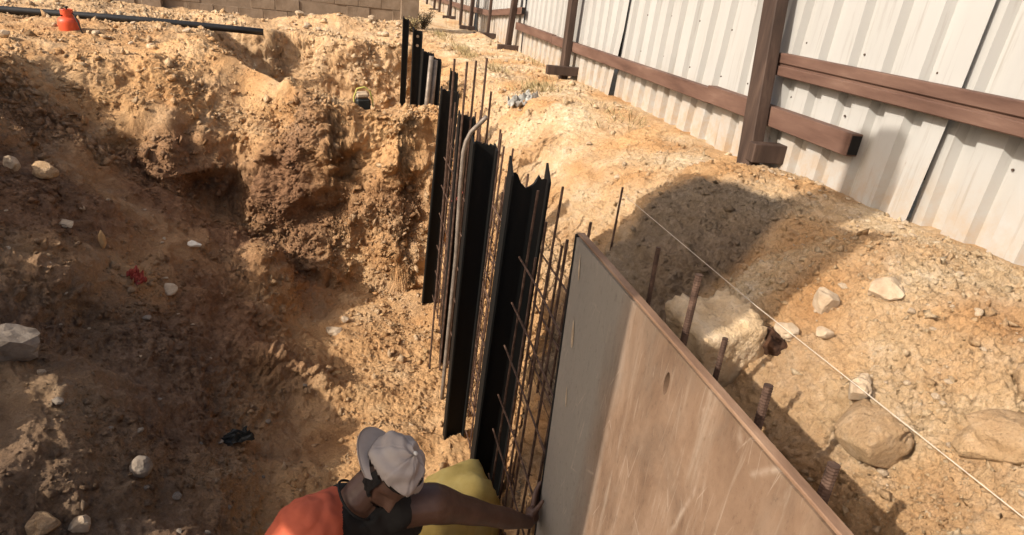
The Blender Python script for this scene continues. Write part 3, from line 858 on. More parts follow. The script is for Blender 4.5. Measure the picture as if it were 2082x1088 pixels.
def limb(pts, rads):
    """tapered continuous limb: a tube through the joints with a ball at every joint"""
    mb = MB()
    P_ = []; R_ = []
    pts = [Vector(p) for p in pts]
    for i in range(len(pts) - 1):
        for q in range(6):
            t = q / 6
            P_.append(pts[i].lerp(pts[i + 1], t)); R_.append(rads[i] + (rads[i + 1] - rads[i]) * (t * t * (3 - 2 * t)))
    P_.append(pts[-1]); R_.append(rads[-1])
    mb.tube(P_, R_, 16)
    for p, r in zip(pts, rads):
        V, F = ellips(p, (r * .99,) * 3, (Vector((1, 0, 0)), Vector((0, 1, 0)), Vector((0, 0, 1))), 8)
        mb.add(V, F)
    return mb.V, mb.F

def loft(pts, rads, lat):
    """trunk: elliptical rings along the spine, lat = axis from shoulder to shoulder"""
    pts = [Vector(p) for p in pts]
    PP = []; RR = []
    for i in range(len(pts) - 1):
        for q in range(6):
            t = q / 6
            PP.append(pts[i].lerp(pts[i + 1], t)); k = t * t * (3 - 2 * t)
            RR.append((rads[i][0] + (rads[i + 1][0] - rads[i][0]) * k, rads[i][1] + (rads[i + 1][1] - rads[i][1]) * k))
    PP.append(pts[-1]); RR.append(rads[-1])
    V = []; F = []; n = 28
    for i, p in enumerate(PP):
        t = (PP[min(i + 1, len(PP) - 1)] - PP[max(i - 1, 0)]).normalized()
        l = (Vector(lat) - t * Vector(lat).dot(t)).normalized(); b = t.cross(l)
        for k in range(n):
            a = 2 * math.pi * k / n
            V.append(p + l * math.cos(a) * RR[i][0] + b * math.sin(a) * RR[i][1])
    for i in range(len(PP) - 1):
        for k in range(n): F.append((i * n + k, i * n + (k + 1) % n, (i + 1) * n + (k + 1) % n, (i + 1) * n + k))
    F.append(tuple(range(n - 1, -1, -1))); F.append(tuple((len(PP) - 1) * n + k for k in range(n)))
    return V, F

def remeshed(name, parts, voxel, m, parent, smooth_it=4, smooth_f=.5):
    mb = MB()
    for V, F in parts: mb.add(V, F)
    o = mb.build(name, m)
    r = o.modifiers.new('r', 'REMESH'); r.mode = 'VOXEL'; r.voxel_size = voxel; r.use_smooth_shade = True
    sm = o.modifiers.new('sm', 'SMOOTH'); sm.iterations = smooth_it; sm.factor = smooth_f
    dg = bpy.context.evaluated_depsgraph_get()
    ev = o.evaluated_get(dg)
    me = bpy.data.meshes.new_from_object(ev)
    old = o.data
    o.modifiers.clear()
    o.data = me; bpy.data.meshes.remove(old)
    me.name = name
    if len(me.materials) == 0: me.materials.append(m)
    me.polygons.foreach_set('use_smooth', [True] * len(me.polygons))
    o.parent = parent
    return o

HC = Vector((.152, 1.676, -.697))
HS = 1.06                      # centre of the skull
hf = Vector((0.066, -0.888, -0.455)).normalized()       # where the face looks: down and to his left
hu = Vector((0.488, -0.409, 0.771)); hu = (hu - hf * hu.dot(hf)).normalized()
hr = hf.cross(hu).normalized()                        # towards the right ear
def hp(r, f, u): return HC + (hr * r + hf * f + hu * u) * HS

def head_point(az, el, off=0.0):
    """az 0 = face, pi/2 = right ear; el from -pi/2 (chin side) to pi/2 (crown)"""
    ce, se = math.cos(el), math.sin(el)
    r = math.sin(az) * ce; f = math.cos(az) * ce; u = se
    jaw = max(0.0, -u)
    W_ = .078 * (1 - .36 * jaw ** 1.3); D_ = .093; H_ = .116
    x, y, z = r * W_, f * D_ - .012 * jaw * (f < 0) * 2, u * H_
    if f > 0:
        y += .010 * jaw
        def g(a0, e0, sa, se_): return math.exp(-((az if az < math.pi else az - 2 * math.pi) - a0) ** 2 / sa ** 2 - (el - e0) ** 2 / se_ ** 2)
        nose = g(0, -.26, .15, .17); bridge = g(0, -.02, .13, .16)
        y += .027 * nose + .012 * bridge
        for s in (-1, 1):
            y -= .011 * g(s * .42, .02, .20, .13)             # eye sockets
            y += .006 * g(s * .42, .19, .34, .08)             # brow
            y += .005 * g(s * .62, -.30, .24, .20)            # cheek
        y += .008 * g(0, -.62, .24, .06) + .008 * g(0, -.74, .20, .06) - .004 * g(0, -.68, .24, .03)   # lips
        y += .010 * g(0, -1.0, .35, .16)                      # chin
    v = Vector((x, y, z))
    if off: v += v.normalized() * off
    return v

def head_patch(off, keep, na=72, ne=44):
    V = []; idx = {}; F = []
    for j in range(ne + 1):
        el = -math.pi / 2 + math.pi * j / ne
        for i in range(na):
            az = 2 * math.pi * i / na
            v = head_point(az, el, off if not callable(off) else off(az, el))
            idx[(i, j)] = len(V); V.append(hp(v.x, v.y, v.z))
    for j in range(ne):
        for i in range(na):
            az = 2 * math.pi * (i + .5) / na; el = -math.pi / 2 + math.pi * (j + .5) / ne
            a = az if az < math.pi else az - 2 * math.pi
            if keep(a, el):
                F.append((idx[(i, j)], idx[((i + 1) % na, j)], idx[((i + 1) % na, j + 1)], idx[(i, j + 1)]))
    return V, F

def ellips(c, rad, axes, n=12):
    V = []; F = []
    for j in range(n + 1):
        el = -math.pi / 2 + math.pi * j / n
        for i in range(n * 2):
            az = math.pi * i / n
            p = Vector(c) + axes[0] * (rad[0] * math.cos(az) * math.cos(el)) + axes[1] * (rad[1] * math.sin(az) * math.cos(el)) + axes[2] * (rad[2] * math.sin(el))
            V.append(p)
    for j in range(n):
        for i in range(2 * n):
            F.append((j * 2 * n + i, j * 2 * n + (i + 1) % (2 * n), (j + 1) * 2 * n + (i + 1) % (2 * n), (j + 1) * 2 * n + i))
    return V, F

def worker():
    root = empty('person', (.08, 2.15, -2.45))
    tag(root, 'worker in orange shirt and pale backward cap, head bowed, pushing the plywood panel', 'person')
    O = root.location
    Rsh = Vector((-.135, 1.60, -.835)); Lsh = Vector((.310, 1.70, -.880))
    neck = Vector((.045, 1.672, -.800)); chest = Vector((.10, 1.76, -1.02)); belly = Vector((.08, 1.95, -1.24)); pelvis = Vector((.06, 2.14, -1.50))
    Lel = Vector((.565, 1.80, -1.075)); Lwr = Vector((.775, 1.93, -1.275))
    Rel = Vector((-.27, 1.50, -1.05)); Rwr = Vector((-.17, 1.36, -1.24))
    lat = (Lsh - Rsh).normalized()
    hip = {1: Vector((.16, 2.13, -1.55)), -1: Vector((-.04, 2.13, -1.55))}
    knee = {1: Vector((.21, 2.00, -1.96)), -1: Vector((-.09, 1.98, -1.96))}
    ank = {1: Vector((.20, 2.20, -2.36)), -1: Vector((-.08, 2.20, -2.36))}
    girdle = neck.lerp(chest, .42)
    body = [loft([pelvis + Vector((0, .03, -.06)), pelvis, belly, chest, girdle, neck.lerp(girdle, .2)], [(.13, .10), (.165, .12), (.150, .105), (.170, .115), (.150, .085), (.070, .062)], lat),
            limb([girdle, neck, HC - hu * .05 - hf * .02], [.075, .060, .056]),
            limb([girdle + lat * .04, Lsh, Lsh.lerp(Lel, .5), Lel, Lel.lerp(Lwr, .3), Lwr], [.085, .072, .054, .043, .044, .028]),
            limb([girdle - lat * .04, Rsh, Rsh.lerp(Rel, .5), Rel, Rel.lerp(Rwr, .3), Rwr], [.085, .072, .054, .043, .044, .028])]
    for s_ in (1, -1):
        body.append(limb([hip[s_], hip[s_].lerp(knee[s_], .5), knee[s_], knee[s_].lerp(ank[s_], .35), ank[s_], ank[s_] + Vector((0, -.12, -.04))], [.10, .085, .060, .060, .040, .035]))
    head = head_patch(0.0, lambda a, e: True)
    ears = []
    for s in (-1, 1):
        ears.append(ellips(hp(s * .076, -.006, -.012), (.009, .017, .031), (hr, hf, hu), 8))
    # left hand: palm against the panel edge, fingers folded round it
    hands = []
    def finger(pts, rs):
        return limb(pts, rs)
    d = (Lwr - Lel).normalized()
    palm = ellips(Lwr + Vector((.030, .045, -.010)), (.056, .026, .052), (d, d.cross(Vector((0, 0, 1))).normalized(), Vector((0, 0, 1))), 10)
    hands.append(palm)
    base = Lwr + Vector((.045, .065, .0))
    for k, (dz, L_) in enumerate(((.034, .95), (.013, 1.08), (-.010, 1.0), (-.032, .80))):
        p0 = base + Vector((-.016, -.014, dz * .9)); p1 = base + Vector((.002 + .003 * k, .030 * L_, dz * 1.25 + .030))
        p2 = p1 + Vector((.020, .022 * L_, .026)); p3 = p2 + Vector((.026, .004, .016))
        hands.append(finger([p0, p1, p2, p3], [.0125, .0115, .0105, .0092]))
    t0 = Lwr + Vector((.012, .012, .022)); hands.append(finger([t0, t0 + Vector((.020, .004, .030)), t0 + Vector((.036, .006, .052)), t0 + Vector((.046, .010, .070))], [.013, .012, .0105, .009]))
    # right hand, loosely curled
    rb = Rwr + Vector((.035, -.05, -.035))
    hands.append(ellips(Rwr + Vector((.022, -.032, -.022)), (.048, .022, .040), (Vector((.55, -.7, -.45)).normalized(), Vector((.7, .6, 0)).normalized(), Vector((0, -.4, .9)).normalized()), 10))
    for k, (off, L_) in enumerate(((-.030, .9), (-.010, 1.05), (.010, 1.0), (.030, .8))):
        s_ = Vector((0, -.4, .9)).normalized() * off
        p0 = rb + s_; p1 = p0 + Vector((.022, -.026, -.018)) * L_; p2 = p1 + Vector((.022, .0, -.022)) * L_; p3 = p2 + Vector((.004, .020, -.014))
        hands.append(finger([p0 - Vector((.02, -.02, -.01)), p1, p2, p3], [.0105, .0098, .009, .0078]))
    t0 = Rwr + Vector((.02, -.02, .006)); hands.append(finger([t0, t0 + Vector((.034, -.004, .016)), t0 + Vector((.058, -.014, .010))], [.013, .0115, .009]))
    def shift(vf): return [Vector(v) - O for v in vf[0]], vf[1]
    remeshed('body', [shift(p) for p in body + [head] + ears + hands], .0052, M['skin'], root, 3, .45)
    # shirt: looser shell over trunk and upper arms, with folds
    shirt = [loft([pelvis + Vector((0, .02, -.03)), belly, chest, girdle, neck.lerp(girdle, .35)], [(.190, .150), (.185, .140), (.195, .140), (.175, .108), (.098, .086)], lat),
             limb([girdle + lat * .02, girdle.lerp(Lsh, .5)], [.095, .088]),
             limb([girdle - lat * .06, Rsh + Vector((.01, 0, .002)), Rsh.lerp(Rel, .4), Rsh.lerp(Rel, .74)], [.10, .094, .084, .080])]
    sh = remeshed('shirt', [shift(p) for p in shirt], .0055, M['shirt_orange'], root, 10, .5)
    nv = len(sh.data.vertices)
    co = np.empty(nv * 3, np.float32); sh.data.vertices.foreach_get('co', co); co = co.reshape(-1, 3)
    no = np.empty(nv * 3, np.float32); sh.data.vertices.foreach_get('normal', no); no = no.reshape(-1, 3)
    ax = np.array((Rel - Rsh).normalized())
    la = co @ np.array(lat)
    w_ = .016 * np.abs(perlin(la * 13 + co[:, 2] * 5, co[:, 1] * 4, co[:, 2] * 4 + 3)) + .010 * np.abs(perlin(la * 7 - co[:, 2] * 16, co[:, 1] * 6 + 5, co[:, 2] * 6)) + .004 * perlin(co[:, 0] * 30, co[:, 1] * 30, co[:, 2] * 18) - .007
    co = co + no * w_[:, None]
    sh.data.vertices.foreach_set('co', co.ravel()); sh.data.update()
    sh.data.materials.append(M['shirt_black'])
    npoly = len(sh.data.polygons)
    pc = np.empty(npoly * 3, np.float32); sh.data.polygons.foreach_get('center', pc); pc = pc.reshape(-1, 3)
    rel = pc - np.array(neck - O)
    side = rel @ np.array(lat)
    frontd = rel @ np.array(Vector((0, -1, -.3)).normalized())
    blk_ = side > -.05 + .012 * np.sin(pc[:, 2] * 30)
    sh.data.polygons.foreach_set('material_index', blk_.astype(np.int32))
    # collar ring and neckline
    col = MB()
    ring = []
    nd = (HC - neck).normalized()
    a_ = nd.orthogonal().normalized(); b_ = nd.cross(a_)
    for k in range(25):
        t = 2 * math.pi * k / 24
        ring.append(neck - O - nd * .006 + a_ * math.cos(t) * .080 + b_ * math.sin(t) * .075 + Vector((0, 0, .004 * math.sin(3 * t))))
    col.tube(ring, .0045, 6, cap=False)
    col.build('collar', M['shirt_black'], sh, True)
    # trousers
    tr = [loft([pelvis + Vector((0, .03, -.10)), pelvis + Vector((0, .0, .05))], [(.165, .14), (.178, .142)], lat)]
    for s_ in (1, -1): tr.append(limb([hip[s_], hip[s_].lerp(knee[s_], .5), knee[s_], ank[s_] + Vector((0, 0, .05))], [.115, .10, .082, .072]))
    remeshed('trousers', [shift(p) for p in tr], .010, M['trouser'], root, 4, .5)
    for s_ in (1, -1):
        bo = ellips(ank[s_] - O + Vector((0, -.07, -.05)), (.052, .135, .050), (Vector((1, 0, 0)), Vector((0, 1, 0)), Vector((0, 0, 1))), 10)
        mesh_obj('boot', bo[0], bo[1], M['hair'], root, True)
    # hair under the cap, beard
    hv = head_patch(lambda az, el: .010 + .003 * math.sin(az * 23 + el * 9) * math.sin(el * 31), lambda a, e: (abs(a) > 1.65 and -.85 < e < .34) or (.98 < abs(a) < 1.40 and -.25 < e < .34) or (abs(a) < 1.0 and .40 < e < .50))
    mesh_obj('hair', [v - O for v in hv[0]], hv[1], M['hair'], root, True)
    bv = head_patch(lambda az, el: .006 + .003 * math.sin(az * 29 + el * 7) * math.sin(el * 27), lambda a, e: (abs(a) < 1.5 and -1.25 < e < -.60 and not (abs(a) < .28 and -.80 < e < -.62)) or (.85 < abs(a) < 1.5 and -.75 < e < -.2))
    mesh_obj('beard', [v - O for v in bv[0]], bv[1], M['hair'], root, True)
    # cap worn backwards: crown with six seams, strap arch over the forehead, peak over the nape
    def coff(az, el):
        seam = min(abs(((az + math.pi / 6) % (math.pi / 3)) - math.pi / 6), .2)
        s_ = .014 + .010 * max(0, math.sin(el)) + .006 * math.cos(el * 2)
        s_ -= .0035 * math.exp(-(seam / .045) ** 2) * math.cos(el) ** .3
        s_ += .0055 * math.sin(az * 3 + el * 4) * math.sin(el * 3.2 + az) + .0045 * math.sin(az * 7 + 1.3) * math.cos(el) + .003 * math.sin(el * 13 + az * 5)
        return s_
    ROT = .85
    def keepcap(a, e):
        if e < .22 + .30 * max(0, math.cos(a - .35)): return False
        a = (a + ROT + math.pi) % (2 * math.pi) - math.pi
        low = .20 + .06 * math.cos(a)
        if e < low: return False
        if abs(a) < .52 and low + .36 < e < low + .36 + .30 * math.cos(a / .52 * math.pi / 2) ** .6: return False
        return True
    cv = head_patch(coff, keepcap, 120, 72)
    cap = mesh_obj('cap', [v - O for v in cv[0]], cv[1], M['cap_cloth'], root, True)
    sol = cap.modifiers.new('t', 'SOLIDIFY'); sol.thickness = .004; sol.offset = 1
    V = []; F = []
    n = 16; m = 6
    for layer in (0, .005):
        for j in range(m + 1):
            t = j / m
            for i in range(n + 1):
                a = math.pi - ROT + (i / n - .5) * 2.2
                rim = head_point(a, .17, .014)
                out = Vector((math.sin(math.pi - ROT), math.cos(math.pi - ROT), 0)) * (.060 * t * (1 - ((i / n - .5) * 1.72) ** 2 * .9))
                dr = -.004 * t + .018 * ((i / n - .5) * 2) ** 2 * t
                V.append(hp(rim.x + out.x, rim.y + out.y, rim.z - dr + layer) - O)
    w = n + 1; tot = w * (m + 1)
    for L_ in range(2):
        for j in range(m):
            for i in range(n):
                q = (L_ * tot + j * w + i, L_ * tot + j * w + i + 1, L_ * tot + (j + 1) * w + i + 1, L_ * tot + (j + 1) * w + i)
                F.append(q if L_ else q[::-1])
    for i in range(n):
        a = m * w + i
        F.append((a, a + 1, tot + a + 1, tot + a))
    mesh_obj('peak', V, F, M['cap_cloth'], cap, True)
    top = head_point(0, math.pi / 2, .024)
    bt = ellips(hp(top.x, top.y, top.z + .005) - O, (.008, .008, .004), (hr, hf, hu), 6)
    mesh_obj('button', bt[0], bt[1], M['white_scrap'], cap, True)
    return root
worker()

# ------------------------------------------------------------------ rounded bodies: sacks and stones
def blob(name, c, dims, m, rz=0.0, seed=0, jag=.18, sub=3, tilt=(0, 0), flat=0.0, parent=None, cubic=0.0, fine=.05):
    r = np.random.default_rng(seed)
    bm = bmesh.new()
    bmesh.ops.create_icosphere(bm, subdivisions=sub, radius=1.0)
    co = np.array([v.co[:] for v in bm.verts])
    F = [tuple(v.index for v in f.verts) for f in bm.faces]
    bm.free()
    if cubic > 0:
        mx = np.abs(co).max(1, keepdims=True)
        co = co * (1 - cubic) + co / mx * cubic * .86
    o3 = r.uniform(0, 50, 3)
    k = 1 + jag * perlin(co[:, 0] * 1.3 + o3[0], co[:, 1] * 1.3 + o3[1], co[:, 2] * 1.3 + o3[2]) * 1.6 + jag * .5 * perlin(co[:, 0] * 3.1 + o3[1], co[:, 1] * 3.1 + o3[2], co[:, 2] * 3.1 + o3[0])
    k = k + fine * .6 * perlin(co[:, 0] * 17.3 + o3[1], co[:, 1] * 17.3 + o3[0], co[:, 2] * 17.3) + fine * perlin(co[:, 0] * 7.3 + o3[1], co[:, 1] * 7.3 + o3[0], co[:, 2] * 7.3)
    co = co * k[:, None]
    # a few planar breaks
    for q in range(int(13 * (jag > .1))):
        nn = r.normal(size=3); nn /= np.linalg.norm(nn)
        dcut = r.uniform(.60, .92)
        ex = np.maximum(0, co @ nn - dcut)
        co = co - ex[:, None] * nn * .9
    co = co * (np.array(dims) / 2)
    o = mesh_obj(name, co, F, m, parent, smooth=(sub > 3))
    if m.name == 'soil':
        ca = o.data.color_attributes.new('mix', 'FLOAT_COLOR', 'POINT')
        ca.data.foreach_set('color', np.tile(np.array([0, .5, .1, 1], np.float32), len(co)))
    o.location = c
    o.rotation_euler = (tilt[0], tilt[1], rz)
    return o

def stone(x, y, dims, m, label, name='stone', cat='stone', group=None, sink=.25, **kw):
    z = gz(x, y) + dims[2] * (.5 - sink)
    o = blob(name, (x, y, z), dims, M[m], **kw)
    tag(o, label, cat, group)
    return o

sk = blob('sack', (.66, 2.78, -2.13), (.52, .40, .74), M['yellow_sack'], rz=.3, seed=4, jag=.10, sub=4, cubic=.4, fine=.05)
tag(sk, 'bulging yellow sack standing on the trench floor behind the pushing arm', 'sack')

# pit slope, left
stone(-1.78, 3.52, (.30, .20, .18), 'grey_stone', 'large grey broken slab at the left edge of the pit slope', 'concrete_chunk', 'rubble', seed=8, cubic=.8, jag=.10, rz=.5, tilt=(.2, .3), sink=.2)
stone(-1.04, 2.98, (.11, .11, .12), 'grey_stone', 'round grey cobble on the grey slope left of the worker', seed=9, jag=.08, sink=.15)
stone(-1.33, 2.56, (.15, .13, .12), 'soil', 'yellow lump of earth at the lower left corner', 'soil_lump', 'earth lump', seed=10, jag=.22, sink=.15)
stone(-1.20, 2.60, (.115, .10, .085), 'pale_stone', 'small pale stone right of the yellow lump at lower left', seed=12, jag=.14, sink=.1)
stone(-2.25, 5.50, (.17, .13, .16), 'soil', 'tan boulder high on the dark pit slope at left', seed=13, jag=.2, sink=.1)
stone(-2.42, 5.42, (.11, .10, .15), 'pale_stone', 'upright pale stone left of the tan boulder on the slope', seed=14, jag=.2, sink=.1)
stone(-2.02, 5.10, (.20, .08, .06), 'pale_stone', 'flat pale splinter below the tan boulder on the slope', seed=15, jag=.3, rz=-.4, sink=.1)
stone(-1.80, 5.13, (.05, .05, .15), 'tan_stone', 'thin upright tan peg of stone on the dark slope', seed=16, jag=.1, sink=.1)
stone(-1.35, 5.03, (.13, .12, .05), 'pale_stone', 'round flat pale stone right of the red scrap', seed=17, jag=.08, sink=.1, tilt=(.5, 0))
stone(-.09, 5.46, (.19, .13, .10), 'pale_stone', 'pale flat stone lying on the sunlit trench floor', seed=18, jag=.2, sink=.15)
stone(.02, 5.7, (.10, .08, .07), 'pale_stone', 'smaller pale stone behind the flat one on the trench floor', seed=19, jag=.2, sink=.1)
stone(-1.30, 5.75, (.14, .06, .07), 'white_scrap', 'white shard at the foot of the far slope', 'scrap', 'scrap', seed=20, jag=.35, sink=.0)
# red crumpled scrap
def crumple(name, c, dims, m, seed, label, cat):
    r = np.random.default_rng(seed)
    n = 15
    u, v = np.meshgrid(np.linspace(-.5, .5, n), np.linspace(-.5, .5, n))
    o3 = r.uniform(0, 40)
    z = np.abs(perlin(u * 4 + o3, v * 4, 0 * u + 1.1)) * 1.5 + .4 * perlin(u * 9 + o3, v * 9, 0 * u)
    x = u + .12 * perlin(u * 3, v * 3 + o3, 0 * u + 3); y = v + .12 * perlin(u * 3 + 9, v * 3 + o3, 0 * u + 3)
    V = []; F = []
    for s in (0.0, .012):
        V += [(a * dims[0], b * dims[1], (cc + s) * dims[2]) for a, b, cc in zip(x.ravel(), y.ravel(), z.ravel())]
    N_ = n * n
    for j in range(n - 1):
        for i in range(n - 1):
            q = (j * n + i, j * n + i + 1, (j + 1) * n + i + 1, (j + 1) * n + i)
            F.append(tuple(k + N_ for k in q)); F.append(q[::-1])
    o = mesh_obj(name, V, F, m, None, smooth=False)
    o.location = c
    return tag(o, label, cat)
o = crumple('red_scrap', (-1.54, 4.93, gz(-1.54, 4.93) + .0), (.13, .10, .07), M['red_rag'], 3, 'crumpled red wrapper on the dark pit slope', 'litter'); o.rotation_euler = (0, .5, -.5)
o = crumple('grey_plastic', (1.74, 6.28, gz(1.74, 6.28) + .0), (.26, .20, .10), M['grey_plastic'], 5, 'torn grey plastic bag lying on the edge of the bank', 'litter'); o.rotation_euler = (0, -.3, .4)
o = crumple('dark_plate', (-.72, 3.66, gz(-.72, 3.66) + .02), (.26, .12, .05), M['dark_metal'], 8, 'small dark curled plate on the shaded floor above the worker', 'litter'); o.rotation_euler = (.1, -.2, .2)

# bank, right
stone(1.47, 1.17, (.27, .20, .15), 'soil', 'big flat-topped yellow rock beside the middle of the panel', 'rock', 'rock', fine=.09, seed=31, jag=.16, rz=.6, sink=.12, cubic=.45, sub=5, tilt=(-.05, -.1))
stone(1.53, 1.31, (.105, .08, .075), 'pale_stone', 'pale grey angular stone above the big yellow rock', seed=32, jag=.22, rz=.3, sink=.1)
stone(1.575, 1.345, (.055, .05, .05), 'pale_stone', 'small white stone touching the pale grey angular stone', seed=33, jag=.15, sink=.05)
stone(1.72, 1.74, (.14, .10, .10), 'pale_stone', 'pale square-cornered stone set in the bank below the fence', seed=34, jag=.15, cubic=.5, sink=.35, rz=.4)
stone(1.88, 1.66, (.18, .14, .11), 'pale_stone', 'pinkish pale boulder half buried in the middle of the bank', seed=35, jag=.22, sink=.35)
stone(1.62, 1.60, (.07, .06, .055), 'pale_stone', 'rounded pale pebble beside the string line', seed=36, jag=.15, sink=.15)
stone(1.555, 1.70, (.10, .08, .06), 'pale_stone', 'pale stone at the lip of the rusty red cavity', seed=37, jag=.2, sink=.2)
stone(1.68, .98, (.22, .19, .14), 'soil', 'large cracked yellow clod right of the big flat rock', 'soil_clod', 'earth clod', fine=.09, seed=41, jag=.2, sub=4, sink=.30, cubic=.5, rz=.2)
stone(1.86, 1.08, (.15, .12, .10), 'soil', 'yellow clod under the string at the right edge', 'soil_clod', 'earth clod', fine=.09, seed=43, jag=.22, sub=4, sink=.25, cubic=.5, rz=.7)
stone(1.46, .80, (.11, .09, .08), 'pale_stone', 'pale broken stone by the dowel nearest the camera', seed=46, jag=.25, sink=.2)
# pale broken slab; beside it a dark lump stands in for a shaded cavity
sl_ = stone(1.36, 1.82, (.32, .30, .50), 'concrete', 'pale broken slab of hardened earth behind the tall ribbed dowel', 'broken_slab', 'rubble', seed=51, jag=.09, sub=5, fine=.06, sink=.38, cubic=.95, rz=.10, tilt=(.10, -.22))
cv_ = stone(1.535, 1.76, (.12, .22, .34), 'cavity_red', 'dark rusty red lump for the shaded cavity beside the broken slab', 'cavity_lump', 'clay', seed=52, jag=.40, sub=4, sink=.70, rz=.4, tilt=(.2, -.5))

# scattered stones that look alike
def scatter(n, xr, yr, size, m, label, group, seed, sink=.2):
    r = random.Random(seed)
    protos = []
    for k in range(min(n, 7)):
        o = blob('stone', (0, 0, 0), (1, 1, .75), M[m], seed=seed * 10 + k, jag=.22, sub=2)
        protos.append(o)
    for k in range(n):
        o = protos[k] if k < len(protos) else link(bpy.data.objects.new('stone', protos[k % len(protos)].data))
        x = r.uniform(*xr); y = r.uniform(*yr); s = size[0] + (size[1] - size[0]) * r.random() ** 2.5
        o.scale = (s * r.uniform(.8, 1.3), s, s * r.uniform(.6, 1.0))
        o.rotation_euler = (r.uniform(-.4, .4), r.uniform(-.4, .4), r.uniform(0, 6.28))
        o.location = (x, y, gz(x, y) + s * (.35 - sink))
        tag(o, label, 'stone', group)
scatter(34, (-2.5, -.9), (3.4, 6.3), (.022, .065), 'pale_stone', 'small pale stone lying loose on the dark pit slope', 'loose stones on the pit slope', 61)
scatter(22, (-1.6, -.2), (2.4, 4.6), (.03, .07), 'grey_stone', 'small grey stone on the shaded floor and grey slope left of the worker', 'loose stones near the worker', 62)
scatter(95, (1.30, 2.2), (.75, 2.3), (.010, .042), 'pale_stone', 'small pale stone scattered over the near bank beside the string', 'loose stones on the near bank', 63, .1)
scatter(26, (2.30, 2.62), (2.1, 3.1), (.02, .05), 'pale_stone', 'small pale stone in the gravel strip at the foot of the fence', 'stones along the fence foot', 64, .1)
scatter(30, (1.45, 2.5), (3.0, 9.0), (.025, .07), 'pale_stone', 'small pale stone on the bank past the dark patch', 'stones on the far bank', 65, .15)
scatter(26, (-.9, 1.0), (10.9, 12.2), (.06, .16), 'pale_stone', 'pale lump in the rubble heap below the block wall', 'lumps in the rubble heap', 66, .1)
scatter(24, (-5.0, -.9), (8.2, 12.2), (.05, .13), 'pale_stone', 'pale lump strewn around the black pipe and gas cylinder', 'lumps on the far ground', 67, .15)
scatter(14, (-.1, .8), (4.3, 6.3), (.03, .07), 'tan_stone', 'small tan lump on the sunlit trench floor', 'lumps on the trench floor', 68, .15)

# ------------------------------------------------------------------ loose crumbs of earth: nobody could count them
def crumbs():
    bv = np.array([(1, 0, 0), (-1, 0, 0), (0, 1, 0), (0, -1, 0), (0, 0, 1), (0, 0, -1)], float)
    bf = np.array([(0, 2, 4), (2, 1, 4), (1, 3, 4), (3, 0, 4), (2, 0, 5), (1, 2, 5), (3, 1, 5), (0, 3, 5)])
    P = GP.reshape(-1, 3); Nn = GN.reshape(-1, 3); C = GM.reshape(-1, 4)
    X, Y = P[:, 0], P[:, 1]
    vis = (Y > .7) & (Y < 12.4) & (X > -.62 * Y - .4) & (X < 2.62)
    dens = .35 + 1.6 * np.clip(perlin(X * 1.3 + 3, Y * 1.3, P[:, 2] * 1.3), -.2, 1) + .8 * np.clip(perlin(X * 5 + 3, Y * 5, P[:, 2] * 5), -.3, 1)
    dens *= np.where(X > 1.15, np.where(Y < 3.2, 1.3, .5), 1.0) * np.where(Y > 7.4, .55, 1.0)
    p = np.where(vis, np.clip(dens, .05, 2), 0); p /= p.sum()
    n = 80000
    ids = rng.choice(len(P), n, p=p)
    dist = np.sqrt(X[ids] ** 2 + Y[ids] ** 2 + 1)
    s = (.0018 + .0013 * dist) * (.50 + 1.2 * rng.random(n) ** 3 + 3.6 * rng.random(n) ** 26) * np.where(X[ids] > 1.25, .75, 1.0)
    s = np.minimum(s, .045)
    ang = rng.random(n) * 6.28
    ca, sa = np.cos(ang), np.sin(ang)
    sc = rng.uniform(.65, 1.35, (n, 3)) * s[:, None]
    V = (bv[None] + rng.normal(0, .38, (n, 6, 3))) * sc[:, None, :]
    Vx = V[..., 0] * ca[:, None] - V[..., 1] * sa[:, None]; Vy = V[..., 0] * sa[:, None] + V[..., 1] * ca[:, None]
    V = np.stack([Vx, Vy, V[..., 2]], -1) + (P[ids] + Nn[ids] * (s * .25)[:, None])[:, None, :]
    F = (bf[None] + (np.arange(n) * len(bv))[:, None, None]).reshape(-1, 3)
    colr = np.repeat(C[ids][:, None, :], len(bv), 1)
    colr[..., 1] = np.clip(colr[..., 1] + rng.uniform(-.2, .6, (n, 1)), 0, 1)
    V = V.reshape(-1, 3).astype(np.float32)
    me = bpy.data.meshes.new('earth_crumbs')
    me.vertices.add(len(V)); me.vertices.foreach_set('co', V.ravel())
    me.loops.add(F.size); me.loops.foreach_set('vertex_index', F.astype(np.int32).ravel())
    me.polygons.add(len(F)); me.polygons.foreach_set('loop_start', np.arange(0, F.size, 3, dtype=np.int32)); me.polygons.foreach_set('loop_total', np.full(len(F), 3, np.int32))
    me.update(calc_edges=True)
    ca_ = me.color_attributes.new('mix', 'FLOAT_COLOR', 'POINT'); ca_.data.foreach_set('color', colr.reshape(-1).astype(np.float32))
    me.materials.append(M['soil'])
    o = link(bpy.data.objects.new('earth_crumbs', me))
    tag(o, 'loose crumbs and grit of yellow earth over the whole dig', 'earth', kind='stuff')
crumbs()

